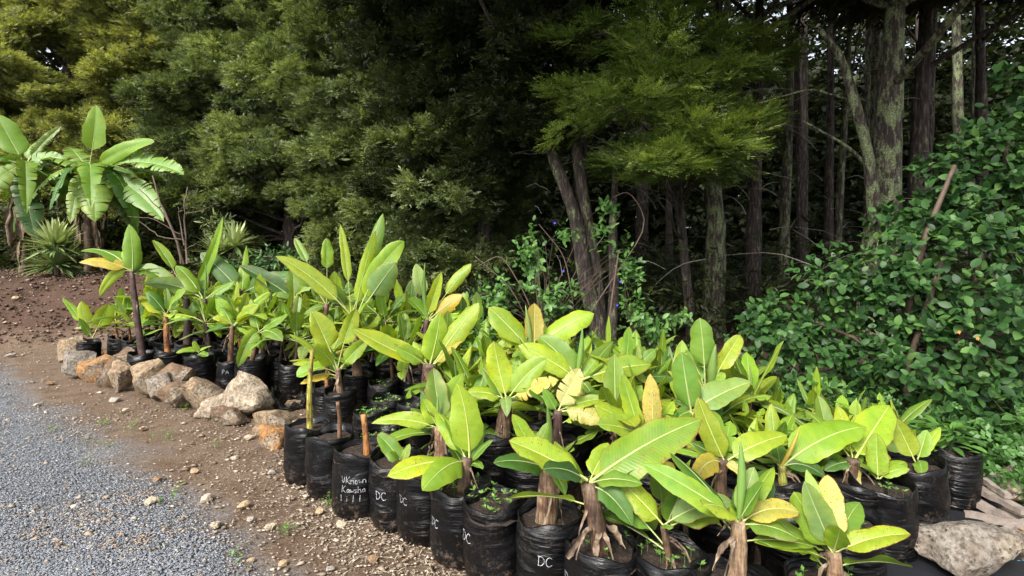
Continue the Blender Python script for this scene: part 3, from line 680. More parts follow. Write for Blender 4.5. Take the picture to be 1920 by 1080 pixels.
   (806, 684, 826, 585, 54, .03, 'y', upk(pet=.06)), (812, 684, 898, 568, 44, .05, 'y', dict(up=.3, pet=.2)), (800, 684, 662, 616, 38, -.05, 'y', dict(up=.4, arch=-.06)), (798, 684, 742, 652, 40, -.1, 'l', dict(up=.35)), (812, 686, 868, 640, 40, -.05, 'b', dict(arch=.2)),
   (802, 684, 775, 640, 18, .1, 'y')], dry=[(812, 700, 830, 740, 20, -.05)]),
 dict(px=640, py=734, label='slender banana with fan of three lime leaves and one browned drooping leaf', stem=(634, 690, 12, 9, 'tan'), leaves=[
   (632, 690, 584, 582, 50, .0, 'y', upk(pet=.34)), (633, 690, 668, 578, 34, .05, 'y', upk(pet=.38)), (636, 695, 690, 636, 30, .0, 'l', upk(pet=.25)), (632, 700, 556, 706, 24, -.15, 'l', dict(arch=.35, pet=.3)), (632, 705, 562, 720, 20, -.1, 'b', dict(arch=.3, pet=.2)), (630, 692, 586, 652, 34, -.2, 'y', dict(up=.4, arch=.2))]),
 # tall ones of the rock lined bed
 dict(px=672, py=706, d=5.25, label='tallest clump of the rock lined bed with fan of long upright lime leaves', stem=(664, 592, 18, 14, 'tan'), leaves=[
   (664, 598, 704, 432, 27, .05, 'y', upk(pet=.18)), (667, 598, 758, 452, 42, .0, 'l', dict(up=.3, pet=.22)), (662, 595, 516, 480, 38, -.15, 'ys', dict(up=.45, arch=.14, pet=.2)), (660, 590, 718, 400, 34, .25, 'g', upk(pet=.3, up=.3)), (658, 590, 638, 420, 20, .15, 'y', upk(pet=.35)),
   (666, 600, 742, 492, 52, -.1, 'p', upk(pet=.42)), (660, 598, 600, 520, 30, .2, 'g', dict(pet=.3)), (662, 600, 700, 560, 26, -.1, 'l')]),
 dict(px=612, py=690, d=5.6, label='banana behind the tallest clump showing one blunt upright leaf tip', stem=(612, 570, 14, 10, 'brown'), leaves=[
   (612, 572, 612, 446, 26, .05, 'l', upk(pet=.55)), (612, 572, 540, 478, 34, .1, 'g', dict(pet=.3)), (612, 572, 552, 446, 16, .3, 'g', upk(pet=.6)), (614, 575, 570, 590, 30, -.1, 'g', dict(arch=.3)), (612, 574, 660, 540, 30, -.1, 'd', dict(arch=.2))]),
 dict(px=788, py=690, d=5.5, label='banana with greyish rolled spear and arching leaves next to the wild vine', stem=(800, 600, 12, 10, 'purple'), rolled=[(803, 600, 797, 492, 9, 0, 'p')], leaves=[
   (802, 600, 764, 560, 30, -.05, 'l', dict(arch=.25)), (800, 598, 828, 510, 24, .0, 'y', dict(up=.35)), (802, 600, 884, 494, 26, .1, 'l', dict(up=.35, pet=.35)), (800, 600, 780, 494, 28, .2, 'p', upk(pet=.4)), (804, 600, 868, 552, 34, .0, 'b', dict(up=.35, pet=.2)), (804, 602, 880, 590, 34, .0, 'l', dict(arch=.2))]),
 dict(px=268, py=664, label='tall banana with long dark purple stem and upright oval leaf above the rocks', stem=(247, 508, 13, 8, 'purple'), leaves=[
   (248, 512, 242, 420, 34, .05, 'l', upk(pet=.04)), (246, 508, 148, 492, 22, -.2, 'bs', dict(up=.5, arch=.28)), (246, 505, 152, 470, 18, .1, 'g', dict(arch=.25)), (244, 510, 230, 470, 24, .1, 'y', upk()), (242, 508, 186, 556, 22, -.1, 'y', dict(up=.2, arch=.45))]),
 dict(px=316, py=662, label='banana with glowing orange brown stem beside the long purple stemmed one', stem=(312, 588, 11, 8, 'orange'), leaves=[
   (312, 590, 272, 548, 26, -.05, 'd', dict(arch=.2)), (312, 590, 348, 545, 28, -.05, 'l', dict(arch=.2)), (314, 588, 312, 540, 12, 0, 'p', upk()), (312, 592, 262, 555, 22, .1, 'y'), (314, 592, 352, 600, 18, -.1, 'g')]),
 dict(px=392, py=650, label='banana with dark leaning stem and thin vertical green spear', stem=(383, 562, 12, 9, 'purple'), rolled=[(384, 562, 385, 490, 3.5, 0, 'p')], leaves=[
   (380, 560, 268, 532, 28, -.05, 'g', dict(up=.5, arch=.16)), (380, 558, 330, 498, 24, .15, 'g', dict(up=.4, arch=.1)), (382, 562, 346, 608, 26, -.1, 'd', dict(arch=.3)), (386, 560, 440, 528, 26, .1, 'g'), (386, 560, 430, 570, 26, -.1, 'd', dict(arch=.25))]),
 dict(px=352, py=645, d=6.9, label='banana with S shaped lime leaf reaching highest above the bank', stem=(350, 560, 16, 11, 'purple'), leaves=[
   (350, 562, 418, 406, 18, .1, 'l', upk(pet=.25, arch=-.12)), (350, 562, 262, 500, 24, .1, 'g', dict(pet=.3)), (350, 560, 286, 450, 16, .3, 'gs', dict(arch=.12, pet=.4)), (352, 565, 400, 540, 24, .1, 'd')]),
 dict(px=432, py=668, d=5.9, label='banana with broad drooping yellow lime leaves over the PA bag', stem=(436, 610, 10, 8, 'brown'), text=(['PA'], -.35, .25, .06), leaves=[
   (438, 612, 398, 598, 30, -.1, 'y', dict(up=.5, arch=.4)), (438, 610, 486, 572, 36, -.05, 'y', dict(up=.4)), (436, 610, 404, 560, 30, .0, 'l', upk()), (438, 612, 500, 600, 32, -.15, 'y', dict(arch=.35)), (440, 610, 508, 548, 22, .1, 'y', upk())]),
 dict(px=470, py=675, d=5.8, label='wide black bag with leaf hanging down its front behind the largest rock', scale=1.12, stem=(486, 622, 9, 7, 'brown'), leaves=[
   (488, 624, 446, 688, 28, -.22, 'l', dict(up=.25, arch=.5)), (486, 622, 540, 590, 26, .0, 'g'), (486, 622, 470, 560, 24, .1, 'l', upk()), (488, 624, 530, 640, 22, -.2, 'g', dict(arch=.3))]),
 dict(px=375, py=672, d=6.05, label='low young banana in black bag marked RO behind the brown rocks', scale=1.05, text=(['RO'], -.75, .22, .06), weeds=1, leaves=[
   (372, 660, 330, 662, 16, -.1, 'l', dict(arch=.25)), (372, 660, 396, 650, 14, .05, 'l', dict(arch=.2)), (372, 662, 362, 640, 14, 0, 'l'), (372, 662, 390, 668, 10, -.1, 'g')]),
 dict(px=165, py=642, d=7.1, label='small two leaved banana in the end bag at the foot of the bank', scale=.95, leaves=[
   (172, 632, 152, 565, 24, .0, 'y', upk(pet=.35)), (174, 632, 205, 570, 34, .0, 'y', upk(pet=.3)), (174, 634, 118, 558, 14, .1, 'l', dict(pet=.35)), (172, 634, 148, 596, 14, -.1, 'g')]),
 dict(px=440, py=640, d=7.0, label='banana with wedge shaped dark green leaves spreading level in the rock lined bed', stem=(452, 545, 12, 9, 'purple'), leaves=[
   (452, 548, 376, 474, 36, .05, 'd', dict(up=.4, pet=.15)), (454, 550, 452, 498, 22, .2, 'l', upk()), (454, 550, 560, 520, 30, -.1, 'd', dict(up=.5)), (452, 550, 400, 540, 28, -.1, 'g', dict(arch=.2)), (454, 548, 462, 460, 12, .1, 'l', upk(pet=.4))]),
 dict(px=548, py=650, d=6.6, label='banana with canoe shaped deep green leaf lying level in the rock lined bed', stem=(552, 560, 14, 10, 'brown'), leaves=[
   (552, 560, 448, 498, 30, -.05, 'k', dict(up=.45, fold=.5, pet=.1)), (552, 560, 604, 530, 30, -.1, 'p', dict(arch=.25)), (552, 562, 510, 555, 30, -.2, 'p', dict(arch=.3)), (552, 560, 548, 500, 26, .1, 'g', upk())]),
]
for h_ in HEROES: hero(**h_)

# ---------------------------------------------------------------- filler bananas: prototypes copied between the ones above
INFO = {}
def proto(kind, seed):
    rs = np.random.default_rng(seed); keep = list(PLACED)
    root = potted(0, 0, 'x'); PLACED[:] = keep; INFO[root.name] = None
    root.location = (0, 0, 0)
    tall = kind == 'far'
    sh = rs.uniform(.16, .52) if tall else rs.uniform(.04, .16)
    top = np.array([rs.normal(0, .03), rs.normal(0, .03), .33 + sh])
    kinds = ['purple', 'brown', 'orange', 'fibre'] if tall else ['fibre', 'tan', 'green', 'brown']
    kd = kinds[rs.integers(4)]; add_stem(root, (0, 0, .33), top, rs.uniform(.035, .055), rs.uniform(.025, .04), kd)
    INFO[root.name] = dict(purple='dark purple', brown='brown', orange='orange brown', fibre='shaggy brown', tan='tan', green='green')[kd], ('tall' if sh > (.26 if tall else .1) else 'short')
    n = rs.integers(8, 11); a0 = rs.uniform(0, 6.28)
    for k in range(n):
        a = a0 + k * 2.4 + rs.normal(0, .25); el = R([78, 62, 45, 30, 15, 5, -8][min(k, 6)] + rs.normal(0, 8)); L = rs.uniform(.36, .52) * (1.2 if tall else 1.1)
        D = np.array([math.cos(a) * math.cos(el), math.sin(a) * math.cos(el), math.sin(el)])
        side = np.array([math.cos(a), math.sin(a), 0])
        N = nrm(np.array([0, 0, 1.0]) * math.cos(el) - side * math.sin(el) + rs.normal(0, .12, 3))
        tn = rs.choice(['y', 'l', 'g', 'd', 'p', 'ys', 'gs', 'b'], p=[.24, .24, .2, .12, .06, .05, .05, .04])
        B = top - np.array([0, 0, .02]); T = top + D * L - np.array([0, 0, .12 * L * rs.random()])
        C = (B + T) / 2 + np.array([0, 0, rs.uniform(.12, .3) * L]) * math.cos(el)
        add_leaf(root, B, T, L * rs.uniform(.27, .35), tn, C=C, N=N, pet=rs.uniform(.12, .36) if tall else rs.uniform(.08, .25))
    if rs.random() < .5: add_rolled(root, top, top + np.array([rs.normal(0, .03), rs.normal(0, .03), rs.uniform(.15, .3)]), .022, 'p')
    for _ in range(rs.integers(1, 4)):
        a = rs.uniform(0, 6.28); add_dry(root, top * .6 + np.array([0, 0, .12]), np.array([math.cos(a) * .13, math.sin(a) * .13, .34]), .045)
    return root
NEAR = [proto('near', 900 + i) for i in range(9)]; FAR = [proto('far', 950 + i) for i in range(9)]
fresh = set(NEAR + FAR)
def set_kids_scale(o, x, y, s, lab, grp):
    o.location = (x, y, ground_z(x, y) - .006); o.rotation_euler[2] = random.uniform(0, 6.28); o.scale = (s, s, s)
    tag(o, lab, 'banana plant', grp)
NEAR_LAB = 'low leafy banana in plain black bag packed into the bed of DC marked bags'
FAR_LAB = 'leafy young banana in plain black bag packed into the bed behind the rocks'
BARE_LAB = 'black planter bag of bare soil and weeds behind the front row of stumps'
def in_view(x, y, z=.5):
    if y < 1.3: return False
    px = 960 + F * x / y; py = HY + F * (H - z) / y
    return -60 < px < 1990 and py < 1180
cnt = dict(near=0, far=0, bare=0)
for iu in range(-19, 13):
    for jn in range(0, 10):
        u = iu * .305 + random.uniform(-.035, .035) + (.15 if jn % 2 else 0); n = jn * .30 + random.uniform(-.03, .03)
        if u < -.15:
            if n < .42 + min(.5, max(0, (u + 5.8) * .18)) or n > 2.5: continue
        else:
            if n > 2.75 or u > 3.3 + .12 * n: continue
        x, y = bed(u, n)
        if not in_view(x, y, .75): continue
        if min(math.hypot(x - a, y - b) for a, b in PLACED) < .262: continue
        if 500 < 960 + F * x / y < 610 and 4.5 < y < 5.6: continue           # the clearing with the collapsed bag
        px = 960 + F * x / y
        if px > 1600 and y < 2.75: continue                                   # the weed mat is open here
        bare = (-.9 < u < 1.0 and n < 1.25) and px < 830
        if u > 1.2 and y < 2.85 and (jn + iu) % 5 != 0:        # bags showing between the big front plants
            cnt['bare'] += 1
            potted(x, y, 'black DC bag of bare soil among the big shaggy stemmed front bananas', 'bare DC bags among the front bananas', 1.06, weeds=cnt['bare'] % 4, text=(['DC'], random.uniform(-.5, .4), random.uniform(.2, .28), .052)); continue
        if bare:
            cnt['bare'] += 1
            potted(x, y, BARE_LAB, 'bare bags behind the stumps', 1.0, weeds=cnt['bare'] % 4); continue
        pool = FAR if u < -.15 else NEAR; k = 'far' if u < -.15 else 'near'
        src = pool[cnt[k] % 9]
        o = src if src in fresh else copy_tree(src)
        fresh.discard(src)
        s = random.uniform(.88, 1.08)
        if k == 'near' and n < .5: s = random.uniform(.8, .92)
        if k == 'near' and (u > 2.5 or y < 2.85): s = random.uniform(.62, .78)
        st_, hg = INFO[src.name]
        if k == 'far': rowname = 'just behind the rock edging' if n < 1.2 else ('in the middle of the rock lined bed' if n < 1.9 else 'on the tree side of the rock lined bed')
        else: rowname = 'near the front of the DC bed' if n < .8 else ('in the middle of the DC bed' if n < 1.7 else 'at the tree side of the DC bed')
        set_kids_scale(o, x, y, s, hg + ' leafy banana with ' + st_ + ' stem ' + rowname, 'bananas of the rock lined bed' if k == 'far' else 'bananas of the DC bed')
        PLACED.append((x, y)); cnt[k] += 1
for o in fresh:                                        # prototypes never used
    for ch in KIDS.get(o.name, []):
        for g in KIDS.get(ch.name, []): bpy.data.objects.remove(g)
        bpy.data.objects.remove(ch)
    bpy.data.objects.remove(o)
print('plants', cnt, len(PLACED))

# ---------------------------------------------------------------- foliage generators
def sprays(O, D, N, size, K=8, ll=.42, lw=.13, tint=None, rs=None, ang=50):
    """n twigs each with K narrow leaflets (one quad each)"""
    n = len(O); D = D / (np.linalg.norm(D, axis=1)[:, None] + 1e-9)
    N = N - (N * D).sum(1)[:, None] * D; N /= np.linalg.norm(N, axis=1)[:, None] + 1e-9
    S = np.cross(D, N); V = np.empty((n, K, 4, 3)); size = np.asarray(size)[:, None]
    for k in range(K):
        sd = 1 if k % 2 else -1; t = (k + .5) / K
        a = np.radians(ang + rs.normal(0, 14, n)) * (1 - .55 * t) * sd; lift = rs.normal(.1, .35, n)
        ca, sa = np.cos(a)[:, None], np.sin(a)[:, None]
        d = D * ca + S * sa + N * lift[:, None]; w = -D * sa + S * ca
        w = w * .9 + N * rs.normal(0, .32, n)[:, None]
        b = O + D * size * t; L = size * ll * rs.uniform(.7, 1.25, n)[:, None]; W = size * lw
        V[:, k, 0] = b; V[:, k, 1] = b + d * L * .5 + w * W * .5; V[:, k, 2] = b + d * L; V[:, k, 3] = b + d * L * .5 - w * W * .5
    fc = np.arange(n * K * 4).reshape(-1, 4)
    tn = np.repeat(tint, K * 4) + np.repeat(rs.normal(0, .08, n * K), 4)
    return V.reshape(-1, 3), fc, np.clip(tn, 0, 1)
def clump(c, rad, n, rs, shell=.22, zmin=-.3, out=1.0, rise=.15, face=None, tb=.5, tv=.16):
    """spray origins/directions over an uneven ellipsoidal bough"""
    d = rs.normal(0, 1, (int(n * 2.2) + 8, 3)); d /= np.linalg.norm(d, axis=1)[:, None]
    d = d[d[:, 2] > zmin]
    if face is not None: d = d[(d @ face) > -.35]
    d = d[:n]; n = len(d)
    wob = 1 + .28 * np.sin(d[:, 0] * 5 + c[0] * 3) * np.sin(d[:, 2] * 6 + c[1]) + .18 * np.sin(d[:, 1] * 9 + c[2] * 2)
    O = c + d * rad * (wob * (1 - shell * rs.random(n)))[:, None]
    D = d * np.array([1, 1, .6]) * out + np.array([0, 0, rise]) + rs.normal(0, .38, (n, 3))
    N = np.array([0, 0, 1.0]) + d * .5 + rs.normal(0, .3, (n, 3))
    t = tb + rs.normal(0, .08) + rs.normal(0, tv, n)
    return O, D, N, t
def tuft_bough(seed, tufts=52, per=22, K=9, sp=.25, ll=.4, lw=.14, name='bough'):
    '''a unit bough: an uneven pad of feathery tufts, shared by many trees'''
    rs = np.random.default_rng(seed); O, D, N, t = [], [], [], []
    ph = rs.uniform(0, 6.28, 3)
    for _ in range(tufts):
        v = nrm(rs.normal(0, 1, 3) + [0, 0, .3]); 
        if v[2] < -.45: v[2] *= -.3
        q = 1 + .26 * math.sin(3 * math.atan2(v[1], v[0]) + ph[0]) + .15 * math.sin(5 * v[2] + ph[1]) - .35 * rs.random() ** 2
        c = v * q * .82; tt = .45 + rs.normal(0, .14); out = nrm(v * [1, 1, .55] + [0, 0, .22] + rs.normal(0, .2, 3)); r = rs.uniform(.16, .3)
        for _ in range(per):
            w = nrm(out + rs.normal(0, .55, 3)); O.append(c + w * r * rs.random() ** .6 * .9); D.append(w + rs.normal(0, .18, 3)); N.append(rs.normal(0, .3, 3) + v * .9 + [0, 0, .55]); t.append(tt + rs.normal(0, .2))
    O, D, N, t = map(np.array, (O, D, N, t))
    V, f, tn = sprays(O, D, N, rs.uniform(.7, 1.25, len(O)) * sp, K, ll, lw, t, rs)
    me = mesh_np('bough', V, f, False, None, tn); me.materials.append(M['kanuka']); return me
def merge_clumps(cl): return [np.concatenate([c[i] for c in cl]) for i in range(4)]
def twigs(starts, ends, r, rs, sag=.1):
    out = []
    for a, b in zip(starts, ends):
        a = np.asarray(a, float); b = np.asarray(b, float); L = np.linalg.norm(b - a); n = 7; t = np.linspace(0, 1, n)
        p = bez(a, (a + b) / 2 + np.array([rs.normal(0, .08), rs.normal(0, .08), sag]) * L, b, t) + rs.normal(0, .012 * L, (n, 3)) * np.sin(t * np.pi)[:, None]
        out.append(tube(p, r * (1 - .8 * t), 5))
    return out

TUFTS = [tuft_bough(700 + k) for k in range(7)]; BIGT = [tuft_bough(720 + k, 26, 15, 14, .5, .24, .06) for k in range(5)]
def tree(name, label, cat_group, X, Y, ht, r0, boughs, mat, bark, seed, spray=.24, K=8, per=110, lean=(0, 0), trunk_pts=None, extra=None, face=True, lw=.13, ll=.42, tufts=None):
    tufts = tufts or TUFTS
    """boughs: list of (centre, radii, weight, tint)"""
    rs = np.random.default_rng(seed); z0 = ground_z(X, Y) - .1
    root = empty(name, (X, Y, z0)); tag(root, label, 'tree', cat_group); o = np.array([X, Y, z0])
    tp = np.array(trunk_pts) if trunk_pts is not None else np.array([[X, Y, z0], [X + lean[0] * .4 + rs.normal(0, .08), Y + lean[1] * .4, z0 + ht * .45], [X + lean[0], Y + lean[1], z0 + ht]])
    path = smooth_path(tp, 26); q = np.linspace(0, 1, 26)
    rad = r0 * (1 - .72 * q) * (1 + .5 * np.exp(-q * 26))
    geo = [tube(path - o, rad, 14, .22, seed)]
    for (c, rr, w, tb) in boughs:
        c = np.asarray(c, float); k = int(np.argmin(np.abs(path[:, 2] - (c[2] - .35 * np.hypot(c[0] - X, c[1] - Y))))); k = min(max(k, 2), 24)
        geo += twigs([path[k] - o], [c - o], min(r0 * .28, .06), rs, .05)
        geo += twigs([c - o] * 3, [c - o + rs.normal(0, .55, 3) * rr for _ in range(3)], .014, rs)
    if extra: geo += [(v - o, f) for v, f in extra]
    V, f = join(geo)
    obj('trunk', mesh_np('trunk', V, fix_quads(f), True), bark, root)
    if boughs:
        crown = empty('crown', (0, 0, 0)); crown.parent = root
        for (c, rr, w, tb) in boughs:
            b = obj('bough', tufts[int(rs.integers(len(tufts)))], None, crown); b.material_slots[0].link = 'OBJECT'; b.material_slots[0].material = mat
            b.location = np.asarray(c, float) - o; b.scale = np.asarray(rr, float) * rs.uniform(.92, 1.12, 3); b.rotation_euler = (rs.normal(0, .2), rs.normal(0, .2), rs.uniform(0, 6.28))
    return root
def wall_boughs(X, Y, ht, rmax, n, rs, z0=.4, tb=.5):
    out = []
    to = math.atan2(-Y, -X)
    for i in range(n):
        h = z0 + (ht - z0) * ((i + rs.random()) / n); q = h / ht
        r = rmax * (.75 + .35 * math.sin(q * 9 + X)) * (1 - q ** 3 * .75)
        a = to + rs.uniform(-2.0, 2.0); rr = r * rs.uniform(.45, 1.0)
        s = rs.uniform(.4, .85)
        out.append(((X + math.cos(a) * rr, Y + math.sin(a) * rr, h + ground_z(X, Y)), (s * 1.1, s * 1.1, s * .72), s * s * 1.5, tb + rs.normal(0, .1)))
    return out
rsT = np.random.default_rng(31)
WALL = [  # px, depth, height, crown radius, boughs, material, tint, label
 (-60, 17.5, 12, 2.6, 105, 'totara', .62, 'yellowish olive conifer at the edge of the wood behind the big banana palms'),
 (120, 17.0, 11.5, 2.4, 107, 'totara', .60, 'olive conifer with feathery sprays directly behind the two big banana palms'),
 (270, 16.0, 10.5, 2.3, 105, 'totara', .55, 'olive conifer rising behind the bare brown shrub on the bank'),
 (415, 15.0, 10.5, 2.2, 107, 'kanuka', .62, 'green feathery conifer behind the oleander bush on the bank'),
 (545, 13.6, 11.5, 2.1, 109, 'kanuka', .60, 'dense green conifer behind the tall clump of potted bananas'),
 (690, 12.2, 9.5, 1.9, 105, 'kanuka', .52, 'drooping grey green conifer sweeping down behind the potted bananas'),
 (830, 11.0, 8.5, 1.6, 97, 'kanuka', .44, 'shaded drooping conifer between the wild vine and the conifer wall'),
]
for i, (px, d, ht, rm, nb, mt, tb, lab) in enumerate(WALL):
    X = (px - 960) / F * d
    tree('conifer_tree', lab, 'conifers of the wood edge', X, d, ht, .2, wall_boughs(X, d, ht, rm, nb, rsT, .5, tb), M[mt], M['bark'], 200 + i, spray=.27, per=260, lw=.17, K=6, ll=.5)

def px_path(pts): return [P(*p) for p in pts]
def overhead(X, Y, n, rs, z=(6.2, 10.5), r=2.6, tb=.4):
    Y = Y - 1.8; X = X - .6  # unseen boughs added above the view, moved sunward to shade the trunks
    return [b for b in [((X + rs.normal(0, r * .6), Y + rs.normal(0, r * .6), rs.uniform(*z)), (1.3, 1.3, .7), 1.3, tb + rs.normal(0, .1)) for _ in range(int(n * 1.7))] if not (.1 < b[0][0] < 2.4 and b[0][1] < 6.6) and b[0][2] > H + .5 * b[0][1] + .3]
rsI = np.random.default_rng(77)
def trunk_tree(label, pts, wpx, bark, nb, seed, extra=None, boughs=None, mat='shade', z=(5.6, 10), tb=.4, name='forest_tree', group='trees with bare trunks in the dark wood'):
    d = pts[0][2]; path = px_path(pts); b = np.array(path[0]); b[2] = ground_z(b[0], b[1]) - .1; path[0] = b
    t = np.array(path[-1]); path.append(t + (t - path[-2]) * .2 + np.array([rsI.normal(0, .2), rsI.normal(0, .2), max(1.5, 9.5 - t[2])]))
    bl = overhead(b[0], b[1], nb, rsI, z, tb=tb) + (boughs or [])
    return tree(name, label, group, b[0], b[1], 9, wpx * d / F / 2, bl, M[mat], M[bark], seed, spray=.4, K=7, per=100, trunk_pts=path, extra=extra, face=False, lw=.22, ll=.5)
def limb(pts, w0, w1, seed=0):
    p = smooth_path(px_path(pts), 16); d = pts[0][2]; return tube(p, np.linspace(w0, w1, 16) * d / F / 2, 8, .2, seed)
BOUGH = []; rsB = np.random.default_rng(8)
for (px, py, d, rx, rz, w) in [(1260, 110, 7.6, 120, 48, 1.6), (1360, 150, 7.5, 90, 45, 1.3), (1150, 140, 7.7, 85, 50, 1.3), (1230, 210, 7.4, 110, 50, 1.5), (1340, 225, 7.3, 80, 42, 1.1), (1180, 260, 7.6, 70, 45, 1),
                               (1310, 290, 7.3, 62, 30, .8), (1110, 210, 7.9, 55, 45, .8), (1200, 60, 7.8, 90, 30, .9), (1400, 105, 7.6, 60, 30, .7), (1290, 330, 7.4, 35, 16, .35), (1225, 310, 7.5, 45, 25, .45)]:
    BOUGH += [(P(px + rsB.normal(0, rx * .6), py + rsB.normal(0, rz * .75), d + rsB.normal(0, .35)), (.55, .5, .2), w, .58) for _ in range(int(2 + 2.6 * w))]
trunk_tree('straight lichen patched trunk carrying a bright leafy bough towards the yard', [(1335, 628, 9.5), (1342, 440, 9.5), (1336, 300, 9.5), (1345, 0, 9.5)], 40, 'lichen', 9, 301)
bt = tree('leafy_bough_tree', 'tree with bright yellow green sprays hanging out in front of the dark trunks', None, P(1300, 600, 9.0)[0], 9.0, 8, .09, BOUGH, M['bough'], M['bark'], 302, spray=.2, K=12, per=520, face=False, tufts=BIGT,
          trunk_pts=[[P(1300, 600, 9.0)[0], 9.0, -.1], P(1275, 400, 8.9), P(1262, 250, 8.5), P(1255, 90, 8.1), P(1250, -150, 8.0)])
trunk_tree('pale streaked leaning trunk forked low beside the wild vine', [(1135, 650, 8.4), (1100, 540, 8.4), (1078, 396, 8.5), (1042, 310, 8.6), (1016, 230, 8.8), (1008, 60, 9.0)], 33, 'mottled', 9, 303,
           extra=[limb([(1128, 640, 8.5), (1118, 520, 8.6), (1088, 340, 8.6), (1072, 200, 8.7), (1060, -60, 8.8)], 30, 18, 1), limb([(1145, 650, 8.3), (1152, 540, 8.4), (1148, 420, 8.6), (1160, 260, 8.8)], 22, 12, 2)])
trunk_tree('dark slender trunk behind the lichen patched one', [(1408, 560, 11), (1415, 380, 11), (1420, 180, 11), (1425, 0, 11)], 30, 'bark', 7, 304)
trunk_tree('thin trunk furred with green lichen deep in the wood', [(1466, 545, 12), (1472, 400, 12), (1480, 200, 12), (1482, 0, 12)], 22, 'lichen', 7, 305)
trunk_tree('very thin mossy trunk between the lichen trunk and the thickest trunk', [(1562, 540, 11.5), (1576, 350, 11.5), (1588, 150, 11.5), (1596, 0, 11.5)], 15, 'lichen', 6, 306)
trunk_tree('thickest lichen covered trunk with a dead side limb above the glossy shrub', [(1642, 640, 7.4), (1655, 420, 7.4), (1666, 220, 7.4), (1680, 0, 7.4)], 66, 'lichen', 9, 307,
           extra=[limb([(1640, 420, 7.2), (1632, 300, 7.1), (1600, 180, 7.0), (1575, 100, 7.0), (1535, 55, 7.0)], 24, 9, 3), limb([(1634, 320, 7.2), (1590, 275, 7.1), (1508, 228, 7.0)], 9, 3, 4),
                  limb([(1600, 190, 7.1), (1520, 165, 7.0), (1420, 195, 6.9)], 5, 2, 5)])
trunk_tree('dark trunk close behind the thickest lichen trunk', [(1712, 560, 9.0), (1722, 300, 9.0), (1738, 0, 9.0)], 40, 'bark', 7, 308)
trunk_tree('dark trunk standing against the sky gap above the glossy shrub', [(1845, 560, 11), (1840, 250, 11), (1838, 0, 11)], 24, 'bark', 6, 309, z=(7, 11))
trunk_tree('heavy shaded conifer overhanging the gap beside the leaning trunk', [(905, 590, 10.2), (905, 300, 10.2), (900, 0, 10.2)], 30, 'bark', 6, 310,
           boughs=[(P(px, py, d), (.85, .85, .6), 1.5, .38) for px, py, d in [(760, 40, 9.6), (830, 90, 9.3), (900, 60, 9.2), (960, 120, 9.1), (1000, 40, 9.2), (880, 160, 9.4), (800, 190, 9.8), (950, 210, 9.5), (870, 260, 9.6), (720, 110, 10),
                                                                         (1040, 90, 9.0), (920, 320, 9.7), (800, 290, 9.9), (680, 30, 10), (1080, 20, 8.8), (850, 380, 9.8), (760, 350, 10), (1010, 170, 8.5), (980, 230, 8.4), (1040, 150, 8.3), (960, 290, 8.8), (1000, 90, 8.3), (1070, 110, 8.2), (1020, 30, 8.2)]])
for i in range(13):
    px = rsI.uniform(1000, 1900); d = rsI.uniform(12.5, 18); w = rsI.uniform(14, 26); lx = rsI.normal(0, 18)
    trunk_tree(('dim mossy trunk far back in the shaded wood' if i % 3 == 0 else 'dim dark trunk far back in the shaded wood'), [(px, 540, d), (px + lx * .5, 300, d), (px + lx, 0, d)], w, 'lichen' if i % 3 == 0 else 'bark', 3, 330 + i, group='dim trunks far back in the wood', z=(5, 10.5))

# deep wood: one mass of leaves that closes the view, with gaps for the sky near the top
def mass(name, label, n, fx, mat, spray, K, seed, tb=.35, LW=.16):
    rs = np.random.default_rng(seed); O = fx(n, rs); n = len(O)
    D = rs.normal(0, 1, (n, 3)) * [1, 1, .5] + [0, -.3, .1]; N = rs.normal(0, .5, (n, 3)) + [0, -.3, 1]
    V, f, tn = sprays(O, D, N, rs.uniform(.7, 1.3, n) * spray, K, .45, LW, np.clip(tb + rs.normal(0, .18, n), 0, 1), rs)
    return tag(obj(name, mesh_np(name, V, f, False, None, tn), mat), label, None, None, 'stuff')
def deep(n, rs):
    x = rs.uniform(-30, 30, n); y = np.where(rs.random(n) < .6, 20.5, 26) + rs.normal(0, 1.2, n); z = rs.uniform(-.2, 16, n)
    keep = np.array([mnoise.noise(Vector((a * .33, b * .1, c * .4))) for a, b, c in zip(x, y, z)]) > (-.75 + .045 * np.clip(z - 5, 0, 30))
    return np.stack([x, y, z], 1)[keep]
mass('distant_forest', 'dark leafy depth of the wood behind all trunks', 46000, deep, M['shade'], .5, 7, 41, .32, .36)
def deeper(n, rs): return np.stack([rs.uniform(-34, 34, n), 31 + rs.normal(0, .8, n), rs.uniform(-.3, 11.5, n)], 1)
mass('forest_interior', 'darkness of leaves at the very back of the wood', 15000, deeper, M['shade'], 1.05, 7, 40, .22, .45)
def under(n, rs):
    x = rs.uniform(.2, 13, n); y = rs.uniform(8.2, 17, n); z = np.abs(rs.normal(0, .55, n)) + .03
    q = np.array([mnoise.noise(Vector((a * .8, b * .8, 0))) for a, b in zip(x, y)]); return np.stack([x, y, z * (1.1 + q)], 1)[q > -.25]
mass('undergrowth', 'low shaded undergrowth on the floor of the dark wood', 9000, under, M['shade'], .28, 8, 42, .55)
def scrub(n, rs):
    px = rs.uniform(380, 930, n); d = rs.uniform(8.2, 10.6, n); x = (px - 960) / F * d; z = np.abs(rs.normal(0, .4, n)) + .03
    return np.stack([x, d, z + bank_h(x, d)], 1)
def cover(n, rs):
    u = rs.uniform(-.5, 6.5, n); q = 2.5 + rs.random(n) ** 1.4 * 2.4; x, y = (P0[:, None] + U[:, None] * u + NV[:, None] * q); z = np.abs(rs.normal(0, .16, n)) + .02
    return np.stack([x, y, z], 1)[(y > 2.6)]
mass('ground_cover', 'low leafy weeds between the DC bed and the wood', 9000, cover, M['vine'], .09, 7, 44, .25, .3)
